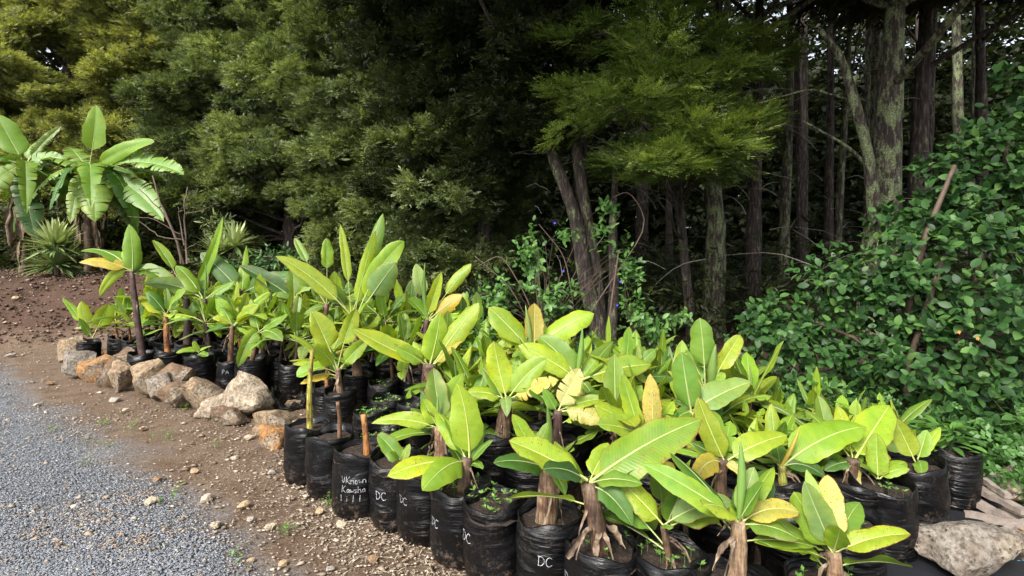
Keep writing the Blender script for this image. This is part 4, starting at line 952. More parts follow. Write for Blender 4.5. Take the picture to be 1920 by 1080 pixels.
mass('scrub', 'dark scrub along the foot of the conifers behind the beds', 6000, scrub, M['shade'], .26, 8, 43, .6)
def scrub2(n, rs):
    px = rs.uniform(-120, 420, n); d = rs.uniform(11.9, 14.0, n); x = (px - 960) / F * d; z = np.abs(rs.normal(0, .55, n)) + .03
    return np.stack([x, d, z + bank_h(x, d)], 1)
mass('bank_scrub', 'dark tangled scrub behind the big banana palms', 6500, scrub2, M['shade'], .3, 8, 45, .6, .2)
# dead twigs in the shaded wood
rs = np.random.default_rng(55); st, en = [], []
for _ in range(150):
    a = P(rs.uniform(980, 1720), rs.uniform(90, 560), rs.uniform(8.0, 13)); b = a + rs.normal(0, 1, 3) * [.7, .4, .35]; st.append(a); en.append(b)
V, f = join(twigs(st, en, .009, rs, rs.normal(0, .15)))
tag(obj('dead_twigs', mesh_np('dead_twigs', V, fix_quads(f), True), M['grey_twig']), 'tangle of dead grey twigs between the forest trunks', None, None, 'stuff')

# ---------------------------------------------------------------- broad-leaved plants
def oval_leaf(l=1.0, w=.55, fold=.18, curl=.22):
    t = np.array([0, .22, .5, .78, 1.0]); hw = np.array([.0, .78, 1, .72, 0]) * w / 2; V = []; f = []
    for i in range(5):
        z = -curl * t[i] ** 2 * l
        V += [(t[i] * l, -hw[i], z + fold * hw[i]), (t[i] * l, 0, z), (t[i] * l, hw[i], z + fold * hw[i])]
    for i in range(4):
        a = 3 * i; f += [[a, a + 3, a + 4, a + 1], [a + 1, a + 4, a + 5, a + 2]]
    return np.array(V, float), np.array(f)
def frames(D, N):
    D = D / (np.linalg.norm(D, axis=1)[:, None] + 1e-9); N = N - (N * D).sum(1)[:, None] * D; N /= np.linalg.norm(N, axis=1)[:, None] + 1e-9
    return np.stack([D, np.cross(N, D), N], 2)
def rosettes(C, A, nleaf, rs, spread=65, gap=.03):
    """leaves round twig tips C pointing along A -> positions and frames"""
    O, D, N = [], [], []
    for c, a in zip(C, A):
        a = nrm(a); s = nrm(np.cross(a, rs.normal(0, 1, 3))); b = np.cross(a, s); n = int(rs.integers(nleaf - 2, nleaf + 3)); ph = rs.uniform(0, 6.28)
        for k in range(n):
            th = ph + k * 2.4; sp = R(spread * (.45 + .75 * k / n) + rs.normal(0, 9)); r = s * math.cos(th) + b * math.sin(th)
            d = a * math.cos(sp) + r * math.sin(sp); O.append(c - a * gap * k); D.append(d + np.array([0, 0, -.12])); N.append(a * math.sin(sp) - r * math.cos(sp) * .7 + np.array([0, 0, .35]))
    return np.array(O), np.array(D), np.array(N)
def leaf_plant(name, label, cat, base, C, A, nleaf, leaf_len, mat, seed, singles=300, w=.55, stems=None, stem_mat='twig', group=None, spread=65, gap=.03, twigs_to=None):
    rs = np.random.default_rng(seed); root = empty(name, base); tag(root, label, cat, group); o = np.array(base, float)
    O, D, N = rosettes(C, A, nleaf, rs, spread, gap); Fr = frames(D, N); n = len(O); sz = leaf_len * rs.uniform(.65, 1.2, n); tn = np.clip(.42 + rs.normal(0, .27, n), 0, 1)
    order = np.argsort(O[:, 1]); singles = min(singles, n)
    metas = []
    for k in range(5):
        v, f = oval_leaf(1, w * (1 + .12 * (k - 2) / 2), .1 + .06 * k, .1 + .06 * k); me = mesh_np('leaf', v, f, True, None, np.full(len(v), .12 + .18 * k)); me.materials.append(mat); metas.append(me)
    for i in order[:singles]:
        m = Matrix([[*(Fr[i][r] * sz[i]), (O[i] - o)[r]] for r in range(3)] + [[0, 0, 0, 1]])
        l = obj('leaf', metas[int(rs.integers(5))], None, root); l.matrix_local = m
    rest = order[singles:]
    if len(rest):
        v, f = oval_leaf(1, w); nv = len(v)
        V = (np.einsum('nij,vj->nvi', Fr[rest], v) * sz[rest][:, None, None] + (O[rest] - o)[:, None]).reshape(-1, 3)
        ff = (f[None] + (np.arange(len(rest)) * nv)[:, None, None]).reshape(-1, 4)
        g = obj('foliage', mesh_np('foliage', V, ff, True, None, np.repeat(tn[rest], nv)), mat, root); g['kind'] = 'stuff'
    if stems:
        V, f = join([(v - o, f) for v, f in stems]); obj('stem', mesh_np('stem', V, fix_quads(f), True), M[stem_mat], root)
    return root
def lobe_tips(lobes, rs, inner=.3):
    """twig tips over the lobes (px,py,depth,rx px,ry px,rdepth m,count)"""
    C, A = [], []
    for (px, py, d, rx, ry, rd, n) in lobes:
        c = P(px, py, d); rad = np.array([rx * d / F, rd, ry * d / F])
        for _ in range(n):
            v = nrm(rs.normal(0, 1, 3) + [0, -.45, .25]); q = 1 - inner * rs.random() ** 1.5
            w = 1 + .22 * math.sin(v[0] * 6 + px) * math.cos(v[2] * 5 + py)
            C.append(c + v * rad * q * w); A.append(v * [1, 1, .7] + [0, -.15, .45] + rs.normal(0, .3, 3))
    return C, A
rs = np.random.default_rng(61)
LOB = [(1455, 615, 5.3, 85, 62, .45, 58), (1590, 545, 5.1, 95, 85, .5, 72), (1520, 650, 5.1, 90, 60, .45, 40), (1690, 560, 4.8, 95, 95, .5, 62), (1800, 480, 4.6, 120, 110, .5, 80), (1700, 420, 5.1, 70, 70, .4, 40), (1860, 310, 4.7, 95, 110, .45, 66),
       (1910, 190, 4.8, 70, 85, .4, 40), (1780, 330, 4.9, 60, 70, .4, 30), (1760, 690, 4.4, 120, 95, .5, 80), (1880, 640, 4.2, 110, 130, .5, 78), (1890, 800, 4.0, 80, 80, .45, 44), (1950, 420, 4.5, 80, 140, .5, 40), (1640, 690, 4.9, 80, 70, .4, 36), (1790, 790, 4.1, 50, 50, .3, 18)]
C, A = lobe_tips([(*l[:6], int(l[6] * 1.45)) for l in LOB], rs)
base = P(1740, 830, 4.6); base[2] = 0
stems = [limb([(1740, 830, 4.7), (1700, 560, 4.7), (1740, 430, 4.6), (1790, 310, 4.6)], 18, 7, 8), limb([(1745, 840, 4.6), (1690, 720, 4.6), (1730, 600, 4.5), (1770, 480, 4.5)], 16, 8, 9), limb([(1745, 840, 4.5), (1800, 620, 4.5), (1900, 470, 4.5)], 16, 7, 10),
         limb([(1735, 830, 4.7), (1620, 640, 4.9), (1520, 600, 5.0)], 13, 5, 11), limb([(1750, 830, 4.5), (1840, 480, 4.6), (1900, 230, 4.7)], 15, 6, 12), limb([(1740, 835, 4.6), (1760, 700, 4.4), (1850, 640, 4.3)], 10, 5, 13)]
stems += twigs([P(1740, 640, 4.9)] * 30, [C[int(k)] + np.array([0, .12, -.05]) for k in rs.integers(0, len(C), 30)], .007, rs)
shrub = leaf_plant('glossy_shrub', 'large glossy dark green shrub with oval leaves leaning over the bed edge', 'shrub', base, C, A, 7, .094, M['bush'], 62, 300, .62, stems, 'twig')
for k, (px, py, d) in enumerate([(1797, 620, 3.9), (1832, 632, 3.85)]):
    fl = obj('flower', None, None) if False else None
    v = []; f = []
    for j in range(5):
        a = j * 1.256; o_ = len(v); c = P(px, py, d) - base; dr = np.array([math.cos(a) * .6, -.3, math.sin(a) * .6 - .5]) * .026; s_ = np.array([-math.sin(a), 0, math.cos(a)]) * .005
        v += [c, c + dr * .6 + s_, c + dr, c + dr * .6 - s_]; f.append([o_, o_ + 1, o_ + 2, o_ + 3])
    obj('flower', mesh_np('flower', v, np.array(f)), M['orange'], shrub)

rs = np.random.default_rng(71)
VL = [(930, 560, 6.6, 60, 55, .4, 34), (1000, 480, 7.0, 60, 70, .4, 26), (1040, 560, 6.6, 60, 60, .4, 26), (960, 620, 6.3, 70, 40, .4, 34), (1180, 500, 7.2, 50, 60, .35, 20), (1190, 570, 7.0, 45, 45, .3, 14), (1135, 385, 7.6, 26, 26, .2, 7), (1230, 600, 6.4, 50, 30, .3, 9),
      (900, 640, 6.2, 50, 40, .4, 24), (1060, 430, 7.4, 24, 30, .2, 6), (1275, 590, 6.6, 20, 26, .2, 5), (1130, 430, 7.4, 30, 18, .2, 5)]
C, A = lobe_tips(VL, rs, .7)
base = P(1030, 700, 6.7); base[2] = 0
stems = [limb([(1030, 690, 6.7), (990, 560, 6.6), (940, 475, 6.6), (895, 500, 6.6)], 3, 1.5), limb([(1040, 690, 6.8), (1150, 520, 7.0), (1220, 420, 7.1), (1180, 355, 7.2), (1150, 370, 7.2)], 3, 1.5), limb([(1030, 690, 6.7), (960, 540, 6.5), (890, 480, 6.5)], 3, 1.5),
         limb([(1140, 690, 6.9), (1142, 600, 6.9), (1160, 470, 7)], 6, 3), limb([(1035, 690, 6.7), (1080, 600, 6.8), (1060, 480, 7.0), (1010, 420, 7)], 3, 1.5)]
stems += twigs([P(1020, 640, 6.7)] * 30, [C[int(k)] for k in rs.integers(0, len(C), 30)], .006, rs, .25)
vine = leaf_plant('wild_vine', 'scrambling light green vine with arching stems in front of the leaning trunk', 'vine', base, C, A, 9, .095, M['vine'], 72, 300, .5, stems, 'twig', spread=80, gap=.05)
for (px, py) in [(1040, 418), (1056, 508), (1163, 528), (1157, 572)]:
    c = P(px, py, 6.5) - base; v = []; f = []
    for j in range(5):
        a = j * 1.256; o_ = len(v); dr = np.array([math.cos(a), -.4, math.sin(a)]) * .015; s_ = np.array([-math.sin(a), 0, math.cos(a)]) * .009; v += [c, c + dr * .7 + s_, c + dr, c + dr * .7 - s_]; f.append([o_, o_ + 1, o_ + 2, o_ + 3])
    obj('flower', mesh_np('flower', v, np.array(f)), M['blue'], vine)
# saplings and weeds at the wood's edge
def small_plant(label, px, py, d, lobes, leaf, mat, seed, nleaf=6, w=.5, name='leafy_sapling', cat='sapling', wst=3.0):
    rs = np.random.default_rng(seed); C, A = lobe_tips(lobes, rs, .8); base = P(px, py, d); base[2] = ground_z(base[0], base[1])
    top = P(lobes[0][0], lobes[0][1], lobes[0][2])
    stems = [tube(smooth_path([base, (base + top) / 2 + rs.normal(0, .04, 3), top], 10), np.linspace(wst, wst * .5, 10) * d / F / 2, 6)] + twigs([(base + 2 * top) / 3] * len(C[:14]), C[:14], .005, rs)
    return leaf_plant(name, label, cat, base, C, A, nleaf, leaf, mat, seed + 1, 300, w, stems)
small_plant('thin pinkish stemmed sapling in front of the shaded trunks', 1195, 700, 6.9, [(1185, 600, 6.9, 22, 50, .2, 6), (1178, 520, 6.9, 20, 30, .2, 3)], .06, M['vine'], 81, wst=12)
small_plant('bright leafed sapling between leaning trunk and lichen trunk', 1245, 690, 6.6, [(1235, 630, 6.6, 28, 30, .2, 9), (1205, 605, 6.6, 20, 22, .2, 6)], .075, M['vine'], 83)
small_plant('ivy leaved weed growing at the back corner of the DC bed', 1530, 770, 4.2, [(1530, 715, 4.2, 34, 18, .15, 8), (1570, 725, 4.2, 22, 18, .15, 6)], .075, M['vine'], 85, w=.75, name='ivy_weed', cat='weed')
small_plant('tangle of green weeds behind the upright oval banana leaf', 905, 700, 5.3, [(905, 660, 5.3, 46, 40, .3, 36), (880, 620, 5.5, 40, 30, .3, 20)], .05, M['vine'], 87, name='weed_tangle', cat='weeds')
# leafy weed in the end bag
rw = potted(2.86, 3.32, 'bushy bright green weed filling the end bag by the plank heap', None, 1.05, cat='potted weed', name='potted_weed')
rs = np.random.default_rng(91)
for k in range(46):
    a = rs.uniform(0, 6.28); q = rs.uniform(.02, .2); b = np.array([math.cos(a) * q * .6, math.sin(a) * q * .6, .36 + rs.uniform(0, .16)]); D = np.array([math.cos(a), math.sin(a), rs.uniform(-.2, .8)]); Fr = frames(D[None], np.array([[0, 0, 1.0]]))[0]; s_ = rs.uniform(.07, .14)
    v, f = oval_leaf(1, .5, .2, .25); me = mesh_np('leaf', v, f, True, None, np.full(len(v), rs.uniform(.0, .6))); me.materials.append(M['weed'])
    l = obj('leaf', me, None, rw); l.matrix_local = Matrix([[*(Fr[r] * s_), b[r]] for r in range(3)] + [[0, 0, 0, 1]])
V, f = join(twigs([np.array([0, 0, .3])] * 9, [np.array([rs.normal(0, .1), rs.normal(0, .1), rs.uniform(.42, .56)]) for _ in range(9)], .006, rs)); obj('stem', mesh_np('stem', V, fix_quads(f), True), M['vine'], rw)

# ---------------------------------------------------------------- the bank: big banana palms, yuccas, oleander, bare shrub
def big_banana(label, px, py, d, top, leaves, rolled=(), dry=()):
    b = P(px, py, d); b[2] = ground_z(b[0], b[1])
    root = empty('banana_palm', b); tag(root, label, 'banana palm', 'big banana palms on the bank'); m = d / F
    add_stem(root, b, P(top[0], top[1], d), 17 * m, 11 * m, 'fibre')
    for L in leaves:
        bx, by, tx, ty, w, dd, tn = L[:7]; kw = dict(L[7]) if len(L) > 7 else {}
        add_leaf(root, P(bx, by, d), P(tx, ty, d + dd), w * m, tn, **kw)
    for (bx, by, tx, ty, w, dd) in dry: add_dry(root, P(bx, by, d), P(tx, ty, d + dd), w * m)
    rs = np.random.default_rng(int(px)); T0 = P(top[0], top[1] + 6, d)
    for k in range(9):                                 # older torn fronds and dead ones hanging round the stem
        a = rs.uniform(0, 6.28); L = rs.uniform(1.3, 2.1); el = R(rs.uniform(-72, 5)); side = np.array([math.cos(a), math.sin(a), 0]); D = side * math.cos(el) + np.array([0, 0, math.sin(el)])
        add_leaf(root, T0, T0 + D * L, L * .26, rs.choice(['d', 'k', 'g']), C=T0 + side * L * .45 + np.array([0, 0, .25 * L]), N=nrm(np.array([0, 0, 1.0]) + side * .4 + rs.normal(0, .2, 3)), pet=.15, torn=rs.uniform(.4, .9))
    for k in range(16):
        a = rs.uniform(0, 6.28); z = rs.uniform(.35, .98); Q = b + (T0 - b) * z
        add_dry(root, Q, Q + np.array([math.cos(a) * .28, math.sin(a) * .28, -rs.uniform(.5, 1.0)]), rs.uniform(.12, .26), .35)
    return root
BD = 11.6
big_banana('big banana palm with upright paddle leaf and torn drooping fronds on the bank', 168, 500, BD, (168, 318), [
  (166, 320, 180, 196, 38, .1, 'l', upk(pet=.3, up=.2, torn=0, fold=.35)), (170, 318, 290, 266, 24, .0, 'l', dict(up=.35, arch=.16, torn=.0, wave=.16)), (168, 318, 345, 328, 20, -.2, 'p', dict(up=.5, arch=.22, torn=.9)), (168, 320, 308, 416, 40, -.4, 'p', dict(up=.4, arch=.18, torn=.6)),
  (166, 320, 178, 416, 48, -.8, 'p', dict(up=.5, arch=.25, torn=.7)), (164, 320, 132, 420, 30, -.5, 'p', dict(up=.4, arch=.2, torn=.6)), (168, 322, 262, 442, 30, .3, 'd', dict(up=.3, arch=.25, torn=.5)), (164, 320, 60, 318, 20, .1, 'g', dict(up=.5, arch=.15, torn=.7)),
  (164, 318, 128, 275, 30, .4, 'g', dict(up=.4, torn=.5)), (166, 325, 198, 450, 26, .2, 'k', dict(up=.3, arch=.3, torn=.5)), (164, 324, 110, 380, 30, .3, 'd', dict(arch=.2))], dry=[(165, 340, 150, 455, 20, -.3), (172, 350, 185, 460, 18, -.1), (160, 360, 130, 440, 16, -.2)])
big_banana('big banana palm half out of view with yellow green paddle leaf on the bank', 45, 500, BD - .2, (48, 306), [
  (46, 308, -8, 214, 40, .0, 'l', upk(pet=.18, torn=0)), (48, 308, -30, 372, 50, -.6, 'p', dict(up=.5, arch=.2, torn=.5)), (50, 306, 118, 298, 40, .1, 'p', dict(up=.4, arch=.28, torn=.4)), (50, 305, 116, 236, 18, .4, 'g', dict(up=.4, arch=.1, torn=.8)),
  (50, 310, 68, 450, 40, -.4, 'k', dict(up=.3, arch=.12, torn=.6)), (46, 308, -30, 300, 30, .2, 'd', dict(torn=.5)), (50, 310, 112, 350, 36, .2, 'd', dict(arch=.2, torn=.4)), (48, 312, 20, 440, 34, .1, 'd', dict(arch=.2, torn=.5)), (50, 306, 85, 262, 24, .3, 'g')],
  dry=[(40, 340, 20, 460, 22, -.2), (52, 345, 40, 450, 18, -.3), (46, 350, 12, 420, 18, -.1), (54, 350, 64, 455, 18, 0)])

def yucca(label, px, py, d, heads, n, L, seed):
    rs = np.random.default_rng(seed); b = P(px, py, d); b[2] = ground_z(b[0], b[1]); root = empty('yucca', b); tag(root, label, 'yucca', 'yuccas on the bank')
    for hz in heads:
        c = P(hz[0], hz[1], d) - b
        V, f = tube(np.array([[0, 0, -.05], c * .6, c]), np.array([.05, .05, .04]), 8); obj('stalk', mesh_np('stalk', V, fix_quads(f), True), M['twig'], root)
        for k in range(n):
            el = R(-22 + 108 * rs.random()); a = rs.uniform(0, 6.28); D = np.array([math.cos(a) * math.cos(el), math.sin(a) * math.cos(el), math.sin(el)]); l = L * rs.uniform(.75, 1.1); s_ = nrm(np.cross(D, [0, 0, 1.0])); nn = np.cross(s_, D)
            V = []; 
            for t, w in ((0, .5), (.35, 1), (.7, .7), (1, .05)):
                p = c + D * l * t - np.array([0, 0, .12]) * l * t * t
                V += [p - s_ * w * .034, p - nn * .008 * w, p + s_ * w * .034]
            ff = [[3 * i + j, 3 * i + j + 1, 3 * i + j + 4, 3 * i + j + 3] for i in range(3) for j in range(2)]
            obj('leaf', mesh_np('leaf', V, np.array(ff), True, None, np.full(12, np.clip(.55 + .25 * math.sin(el) + rs.normal(0, .22), 0, 1))), M['sword'], root)
    return root
yucca('spiky yucca with two heads of sword leaves in front of the big banana palms', 108, 520, 10.6, [(106, 496), (103, 462)], 170, .72, 5)
yucca('spiky yucca beside the oleander bush at the back of the rock lined bed', 436, 490, 10.2, [(440, 462), (415, 478)], 80, .62, 6)
small_plant('grey green oleander bush with narrow leaves on the bank', 412, 490, 11.0, [(410, 430, 11.0, 34, 36, .35, 60), (430, 455, 10.9, 36, 26, .3, 36)], .17, M['kanuka'], 95, 9, .16, 'oleander_bush', 'bush')
small_plant('low dark leafy scrub bush behind the tall clump', 520, 520, 10.0, [(530, 480, 10.0, 60, 26, .4, 50), (470, 495, 10, 50, 20, .3, 30)], .12, M['bush'], 97, 8, .3, 'scrub_bush', 'bush')
rs = np.random.default_rng(99); root = empty('bare_shrub', P(345, 490, 10.8)); b = np.array(root.location); b[2] = ground_z(b[0], b[1]); root.location = b
tag(root, 'leafless reddish brown shrub on the bank beside the big banana palm', 'shrub')
for pts, w in [([(345, 495), (320, 420), (300, 380), (285, 330)], 6), ([(350, 495), (348, 430), (345, 380), (352, 350)], 5), ([(340, 495), (332, 450), (310, 400), (262, 355)], 4), ([(346, 460), (335, 410), (335, 390)], 3), ([(347, 400), (380, 395), (400, 385)], 2), ([(340, 450), (300, 445), (260, 415)], 2.5), ([(338, 440), (290, 410), (240, 405)], 2), ([(350, 380), (365, 365), (372, 352)], 1.6), ([(344, 470), (380, 450), (410, 440)], 2)]:
    p = smooth_path([P(x, y, 10.8 + rs.normal(0, .1)) for x, y in pts], 12) + rs.normal(0, .008, (12, 3))
    V, f = tube(p - b, np.linspace(w, w * .4, 12) * 10.8 / F / 2, 6); obj('branch', mesh_np('branch', V, fix_quads(f), True), M['twig'], root)

# ---------------------------------------------------------------- rocks
ROCKC = dict(tan=(.38, .28, .17), grey=(.31, .28, .24), orange=(.42, .215, .065), brown=(.22, .14, .08), pale=(.44, .37, .27))
def rock_geo(seed, sx, sy, sz, sub=4, cuts=14):
    rs = np.random.default_rng(seed); bm = bmesh.new(); bmesh.ops.create_icosphere(bm, subdivisions=sub, radius=1)
    co = np.array([v.co[:] for v in bm.verts])
    for _ in range(cuts):
        n = nrm(rs.normal(0, 1, 3)); d = rs.uniform(.36, .72); e = np.maximum(0, co @ n - d); co -= e[:, None] * n * .95
    off = Vector((seed * 3.1, 0, 0))
    for i in range(len(co)):
        p = Vector(co[i]) + off; k = mnoise.noise(p * 1.4) * .2 + mnoise.noise(p * 3.4) * .1 + mnoise.noise(p * 8) * .045 + mnoise.noise(p * 20) * .022
        co[i] *= 1 + k
    co -= (co.max(0) + co.min(0)) / 2; co /= (co.max(0) - co.min(0)) / 2
    co *= [sx, sy, sz]
    for v, c in zip(bm.verts, co): v.co = c
    me = bpy.data.meshes.new('rock'); bm.to_mesh(me); bm.free(); me.polygons.foreach_set('use_smooth', np.ones(len(me.polygons), bool))
    try: me.set_sharp_from_angle(angle=R(28))
    except Exception: pass
    return me
def rock(px, by, w, h, tn, seed, label, depth=None, rot=0.0, lift=0.0, group='rocks edging the bed'):
    d = gd(by); m = d / F; sy = (depth or w * .8) * m / 2
    me = rock_geo(seed, w * m / 2 * 1.24, sy * 1.1, h * m / 2 * 1.2)
    x, y = (px - 960) / F * (d + sy), d + sy
    o = obj('rock', me, M['rock'], None, (x, y, ground_z(x, y) + h * m / 2 * .94 + lift), (*ROCKC[tn], 1)); o.rotation_euler = (0, R(rot), 0)
    tag(o, label, 'rock', group); return o
rock(136, 690, 54, 48, 'tan', 1, 'knobbly tan rock at the corner of the rock edging')
rock(137, 664, 34, 30, 'pale', 2, 'small pale rock at the bank end of the rock edging')
rock(152, 712, 58, 46, 'grey', 3, 'grey rock with a dark underside near the corner of the edging')
rock(163, 682, 42, 26, 'orange', 4, 'flat orange topped rock tucked against the end bag')
rock(180, 720, 52, 46, 'orange', 5, 'orange ochre wedge shaped rock next to the grey one')
rock(207, 730, 42, 54, 'brown', 6, 'tall dark brown rock between the ochre rock and the tan brown one')
rock(234, 702, 44, 44, 'brown', 7, 'pointed brown rock standing behind the edging')
rock(230, 738, 44, 52, 'tan', 8, 'upright tan brown rock below the pointed one')
rock(272, 752, 64, 66, 'tan', 9, 'big rounded tan rock with rusty top')
rock(300, 756, 46, 50, 'grey', 10, 'grey faced rock wedged beside the big rounded one')
rock(322, 750, 74, 60, 'brown', 11, 'rough brown rock below the bag marked RO')
rock(338, 770, 64, 48, 'brown', 12, 'low brown rock leaning out onto the dirt', rot=-15)
rock(382, 772, 80, 56, 'tan', 13, 'pale faced blocky rock below the PA bag')
rock(402, 786, 58, 36, 'pale', 14, 'smooth pale slab tipped against the blocky rock', rot=-32)
rock(462, 790, 92, 66, 'pale', 15, 'largest pitted pale rock of the edging', lift=.09)
rock(432, 800, 58, 32, 'brown', 16, 'low brown stone under the largest pitted rock')
rock(517, 822, 70, 44, 'tan', 17, 'pale tan rock with rounded shoulders near the collapsed bag')
rock(510, 842, 46, 36, 'orange', 18, 'rusty orange rounded rock at the end of the edging')
rock(556, 842, 40, 44, 'pale', 19, 'pale rock half hidden behind the pole stem bag')
rock(1822, 1110, 165, 100, 'grey', 20, 'large rough grey boulder lying on the edge of the weed mat', depth=120, group='rocks by the weed mat')
rock(1885, 952, 95, 52, 'pale', 21, 'pale mossy rock behind the plank heap', group='rocks by the weed mat')
rock(1922, 1050, 44, 40, 'orange', 22, 'small orange rock past the boulder', group='rocks by the weed mat')
rock(1440, 712, 40, 34, 'grey', 23, 'small grey stone behind the back row of bags', group='rocks behind the DC bed')
rock(548, 768, 24, 14, 'tan', 24, 'stone lying in the collapsed black bag', group='rocks in the clearing')

# collapsed empty bag in the clearing
d = 5.36; c = np.array([(552 - 960) / F * d, d, 0.0]); ns = 30; V = []; rs = np.random.default_rng(12)
for i, (q, z) in enumerate(((.98, 0.004), (1.05, .05), (.98, .12), (.9, .1), (.72, .03), (.3, .012))):
    for j in range(ns):
        a = 2 * math.pi * j / ns; k = 1 + .14 * math.sin(3 * a + i * .4) + .08 * math.sin(7 * a + i)
        V.append((math.cos(a) * .24 * q * k, math.sin(a) * .2 * q * k, max(.003, z * (1 + .6 * math.sin(2 * a + 1) + .35 * math.sin(9 * a)))))
f = [[i * ns + j, i * ns + (j + 1) % ns, (i + 1) * ns + (j + 1) % ns, (i + 1) * ns + j] for i in range(5) for j in range(ns)]
tag(obj('collapsed_bag', mesh_np('collapsed_bag', V, np.array(f), True), M['bag'], None, c), 'collapsed empty black bag lying open in the clearing beside the rocks', 'plastic bag')

# weed mat with its blue thread
poly = [(1.55, 1.95), (2.15, 2.1), (2.5, 2.35), (2.75, 2.75), (3.15, 3.25), (3.2, 3.55), (2.7, 3.6), (2.2, 2.95), (1.7, 2.4)]
def inside(x, y):
    r = False; n = len(poly)
    for i in range(n):
        (x1, y1), (x2, y2) = poly[i], poly[(i + 1) % n]
        if (y1 > y) != (y2 > y) and x < (x2 - x1) * (y - y1) / (y2 - y1) + x1: r = not r
    return r
st = .04; V, f, idx = [], [], {}
def mz(x, y): return .014 + .02 * max(0, mnoise.noise(Vector((x * 5, y * 3.2, 2)))) + .008 * mnoise.noise(Vector((x * 14, y * 11, 2)))
for i in range(50):
    for j in range(50):
        x, y = 1.5 + i * st, 1.9 + j * st
        if inside(x, y):
            q = []
            for a, b in ((0, 0), (1, 0), (1, 1), (0, 1)):
                k = (i + a, j + b)
                if k not in idx: idx[k] = len(V); V.append((1.5 + k[0] * st, 1.9 + k[1] * st, mz(1.5 + k[0] * st, 1.9 + k[1] * st)))
                q.append(idx[k])
            f.append(q)
mat_o = obj('weed_mat', mesh_np('weed_mat', V, f, True), M['mat']); tag(mat_o, 'black woven weed mat spread on the ground beside the bed', 'weed mat')
v, f = [], []
for k in range(26):
    x = 2.0 + k * .03; y = 2.72 + .03 * math.sin(k * .5) - k * .001; z = max(mz(x, y), mz(x + .018, y)) + .004; o_ = len(v); v += [(x, y - .003, z), (x + .018, y - .003, z), (x + .018, y + .003, z), (x, y + .003, z)]; f.append([o_, o_ + 1, o_ + 2, o_ + 3])
obj('thread', mesh_np('thread', v, np.array(f)), M['thread'], mat_o)

# plank and bark heap
rs = np.random.default_rng(14)
for k, (x0, y0, x1, y1, w, z, lab) in enumerate([
  (1800, 932, 1935, 985, 20, .05, 'long split grey plank lowest in the heap by the boulder'), (1808, 962, 1940, 990, 14, .10, 'grey plank with a broken end pointing at the weed mat'), (1815, 905, 1925, 962, 18, .12, 'dark split log piece crossing the plank heap'),
  (1800, 905, 1860, 900, 14, .05, 'short bark piece between end bag and plank heap'), (1840, 985, 1930, 1008, 10, .04, 'thin stick at the foot of the plank heap'), (1825, 890, 1890, 930, 10, .16, 'narrow bark strip on top of the plank heap'),
  (1870, 1000, 1940, 975, 12, .08, 'crossed bark slat on the outer side of the heap'), (1790, 880, 1850, 892, 8, .03, 'grey bark sliver under the glossy shrub')]):
    da, db = gd(y0, z), gd(y1, z); a, b_ = P(x0, y0, da), P(x1, y1, db); L = b_ - a; t = np.linspace(-.5, .5, 9); wd = w * da / F; s_ = nrm(np.cross(L, [0, 0, 1.0])); V = []
    for q in t:
        e = wd / 2 * (1 + rs.normal(0, .1)); th = .012 + rs.random() * .008; p = L * q + np.array([0, 0, rs.normal(0, .004)]); tw = rs.normal(0, .05)
        V += [p - s_ * e + [0, 0, -th], p + s_ * e + [0, 0, -th + tw * e], p + s_ * e * .9 + [0, 0, th + tw * e], p - s_ * e * .9 + [0, 0, th]]
    f = [[4 * i + j, 4 * i + (j + 1) % 4, 4 * i + 4 + (j + 1) % 4, 4 * i + 4 + j] for i in range(8) for j in range(4)] + [[0, 1, 2, 3], [32, 35, 34, 33]]
    tag(obj('wood_plank', mesh_np('wood_plank', V, f), M['wood'], None, (a + b_) / 2), lab, 'plank', 'planks of the heap by the boulder')
# sticks on the dirt
for (pts, w, lab) in [([(385, 778), (350, 790), (310 + 80, 782)], 0, ''), ([(413, 765), (390, 783), (382, 790)], 5, 'short thick grey stick leaning on the pale slab'), ([(542, 812), (528, 826), (500, 836), (470, 848)], 4, 'curved root lying round the orange rock')]:
    if not w: continue
    p = smooth_path([np.array([*P(x, y, gd(y))[:2], .02 + (.05 if i == 0 and len(pts) == 3 else 0)]) for i, (x, y) in enumerate(pts)], 14); o_ = p.mean(0); V, f = tube(p - o_, np.linspace(w, w * .4, 14) * o_[1] / F / 2, 6)
    tag(obj('stick', mesh_np('stick', V, fix_quads(f), True), M['grey_twig'], None, o_), lab, 'stick')

# ---------------------------------------------------------------- gravel, pebbles, litter
def stones(name, label, O, sz, mat, tint, rs, flat=.55):
    n = len(O); base = np.array([[1, 0, 0], [0, 1, 0], [-1, 0, 0], [0, -1, 0], [.1, .1, 1], [0, 0, -1]], float)
    V = base[None] * (1 + rs.normal(0, .25, (n, 6, 1))) + rs.normal(0, .18, (n, 6, 3)); V[:, :, 2] *= flat
    a = rs.uniform(0, 6.28, n); c, s_ = np.cos(a), np.sin(a); X = V[..., 0] * c[:, None] - V[..., 1] * s_[:, None]; Y = V[..., 0] * s_[:, None] + V[..., 1] * c[:, None]
    V = np.stack([X * 1.25, Y * .85, V[..., 2]], -1) * sz[:, None, None] + O[:, None]
    ff = np.array([[0, 1, 4], [1, 2, 4], [2, 3, 4], [3, 0, 4], [1, 0, 5], [2, 1, 5], [3, 2, 5], [0, 3, 5]]); fc = (ff[None] + (np.arange(n) * 6)[:, None, None]).reshape(-1, 3)
    return tag(obj(name, mesh_np(name, V.reshape(-1, 3), fc, False, None, np.repeat(np.clip(tint, 0, 1), 6)), mat), label, None, None, 'stuff')
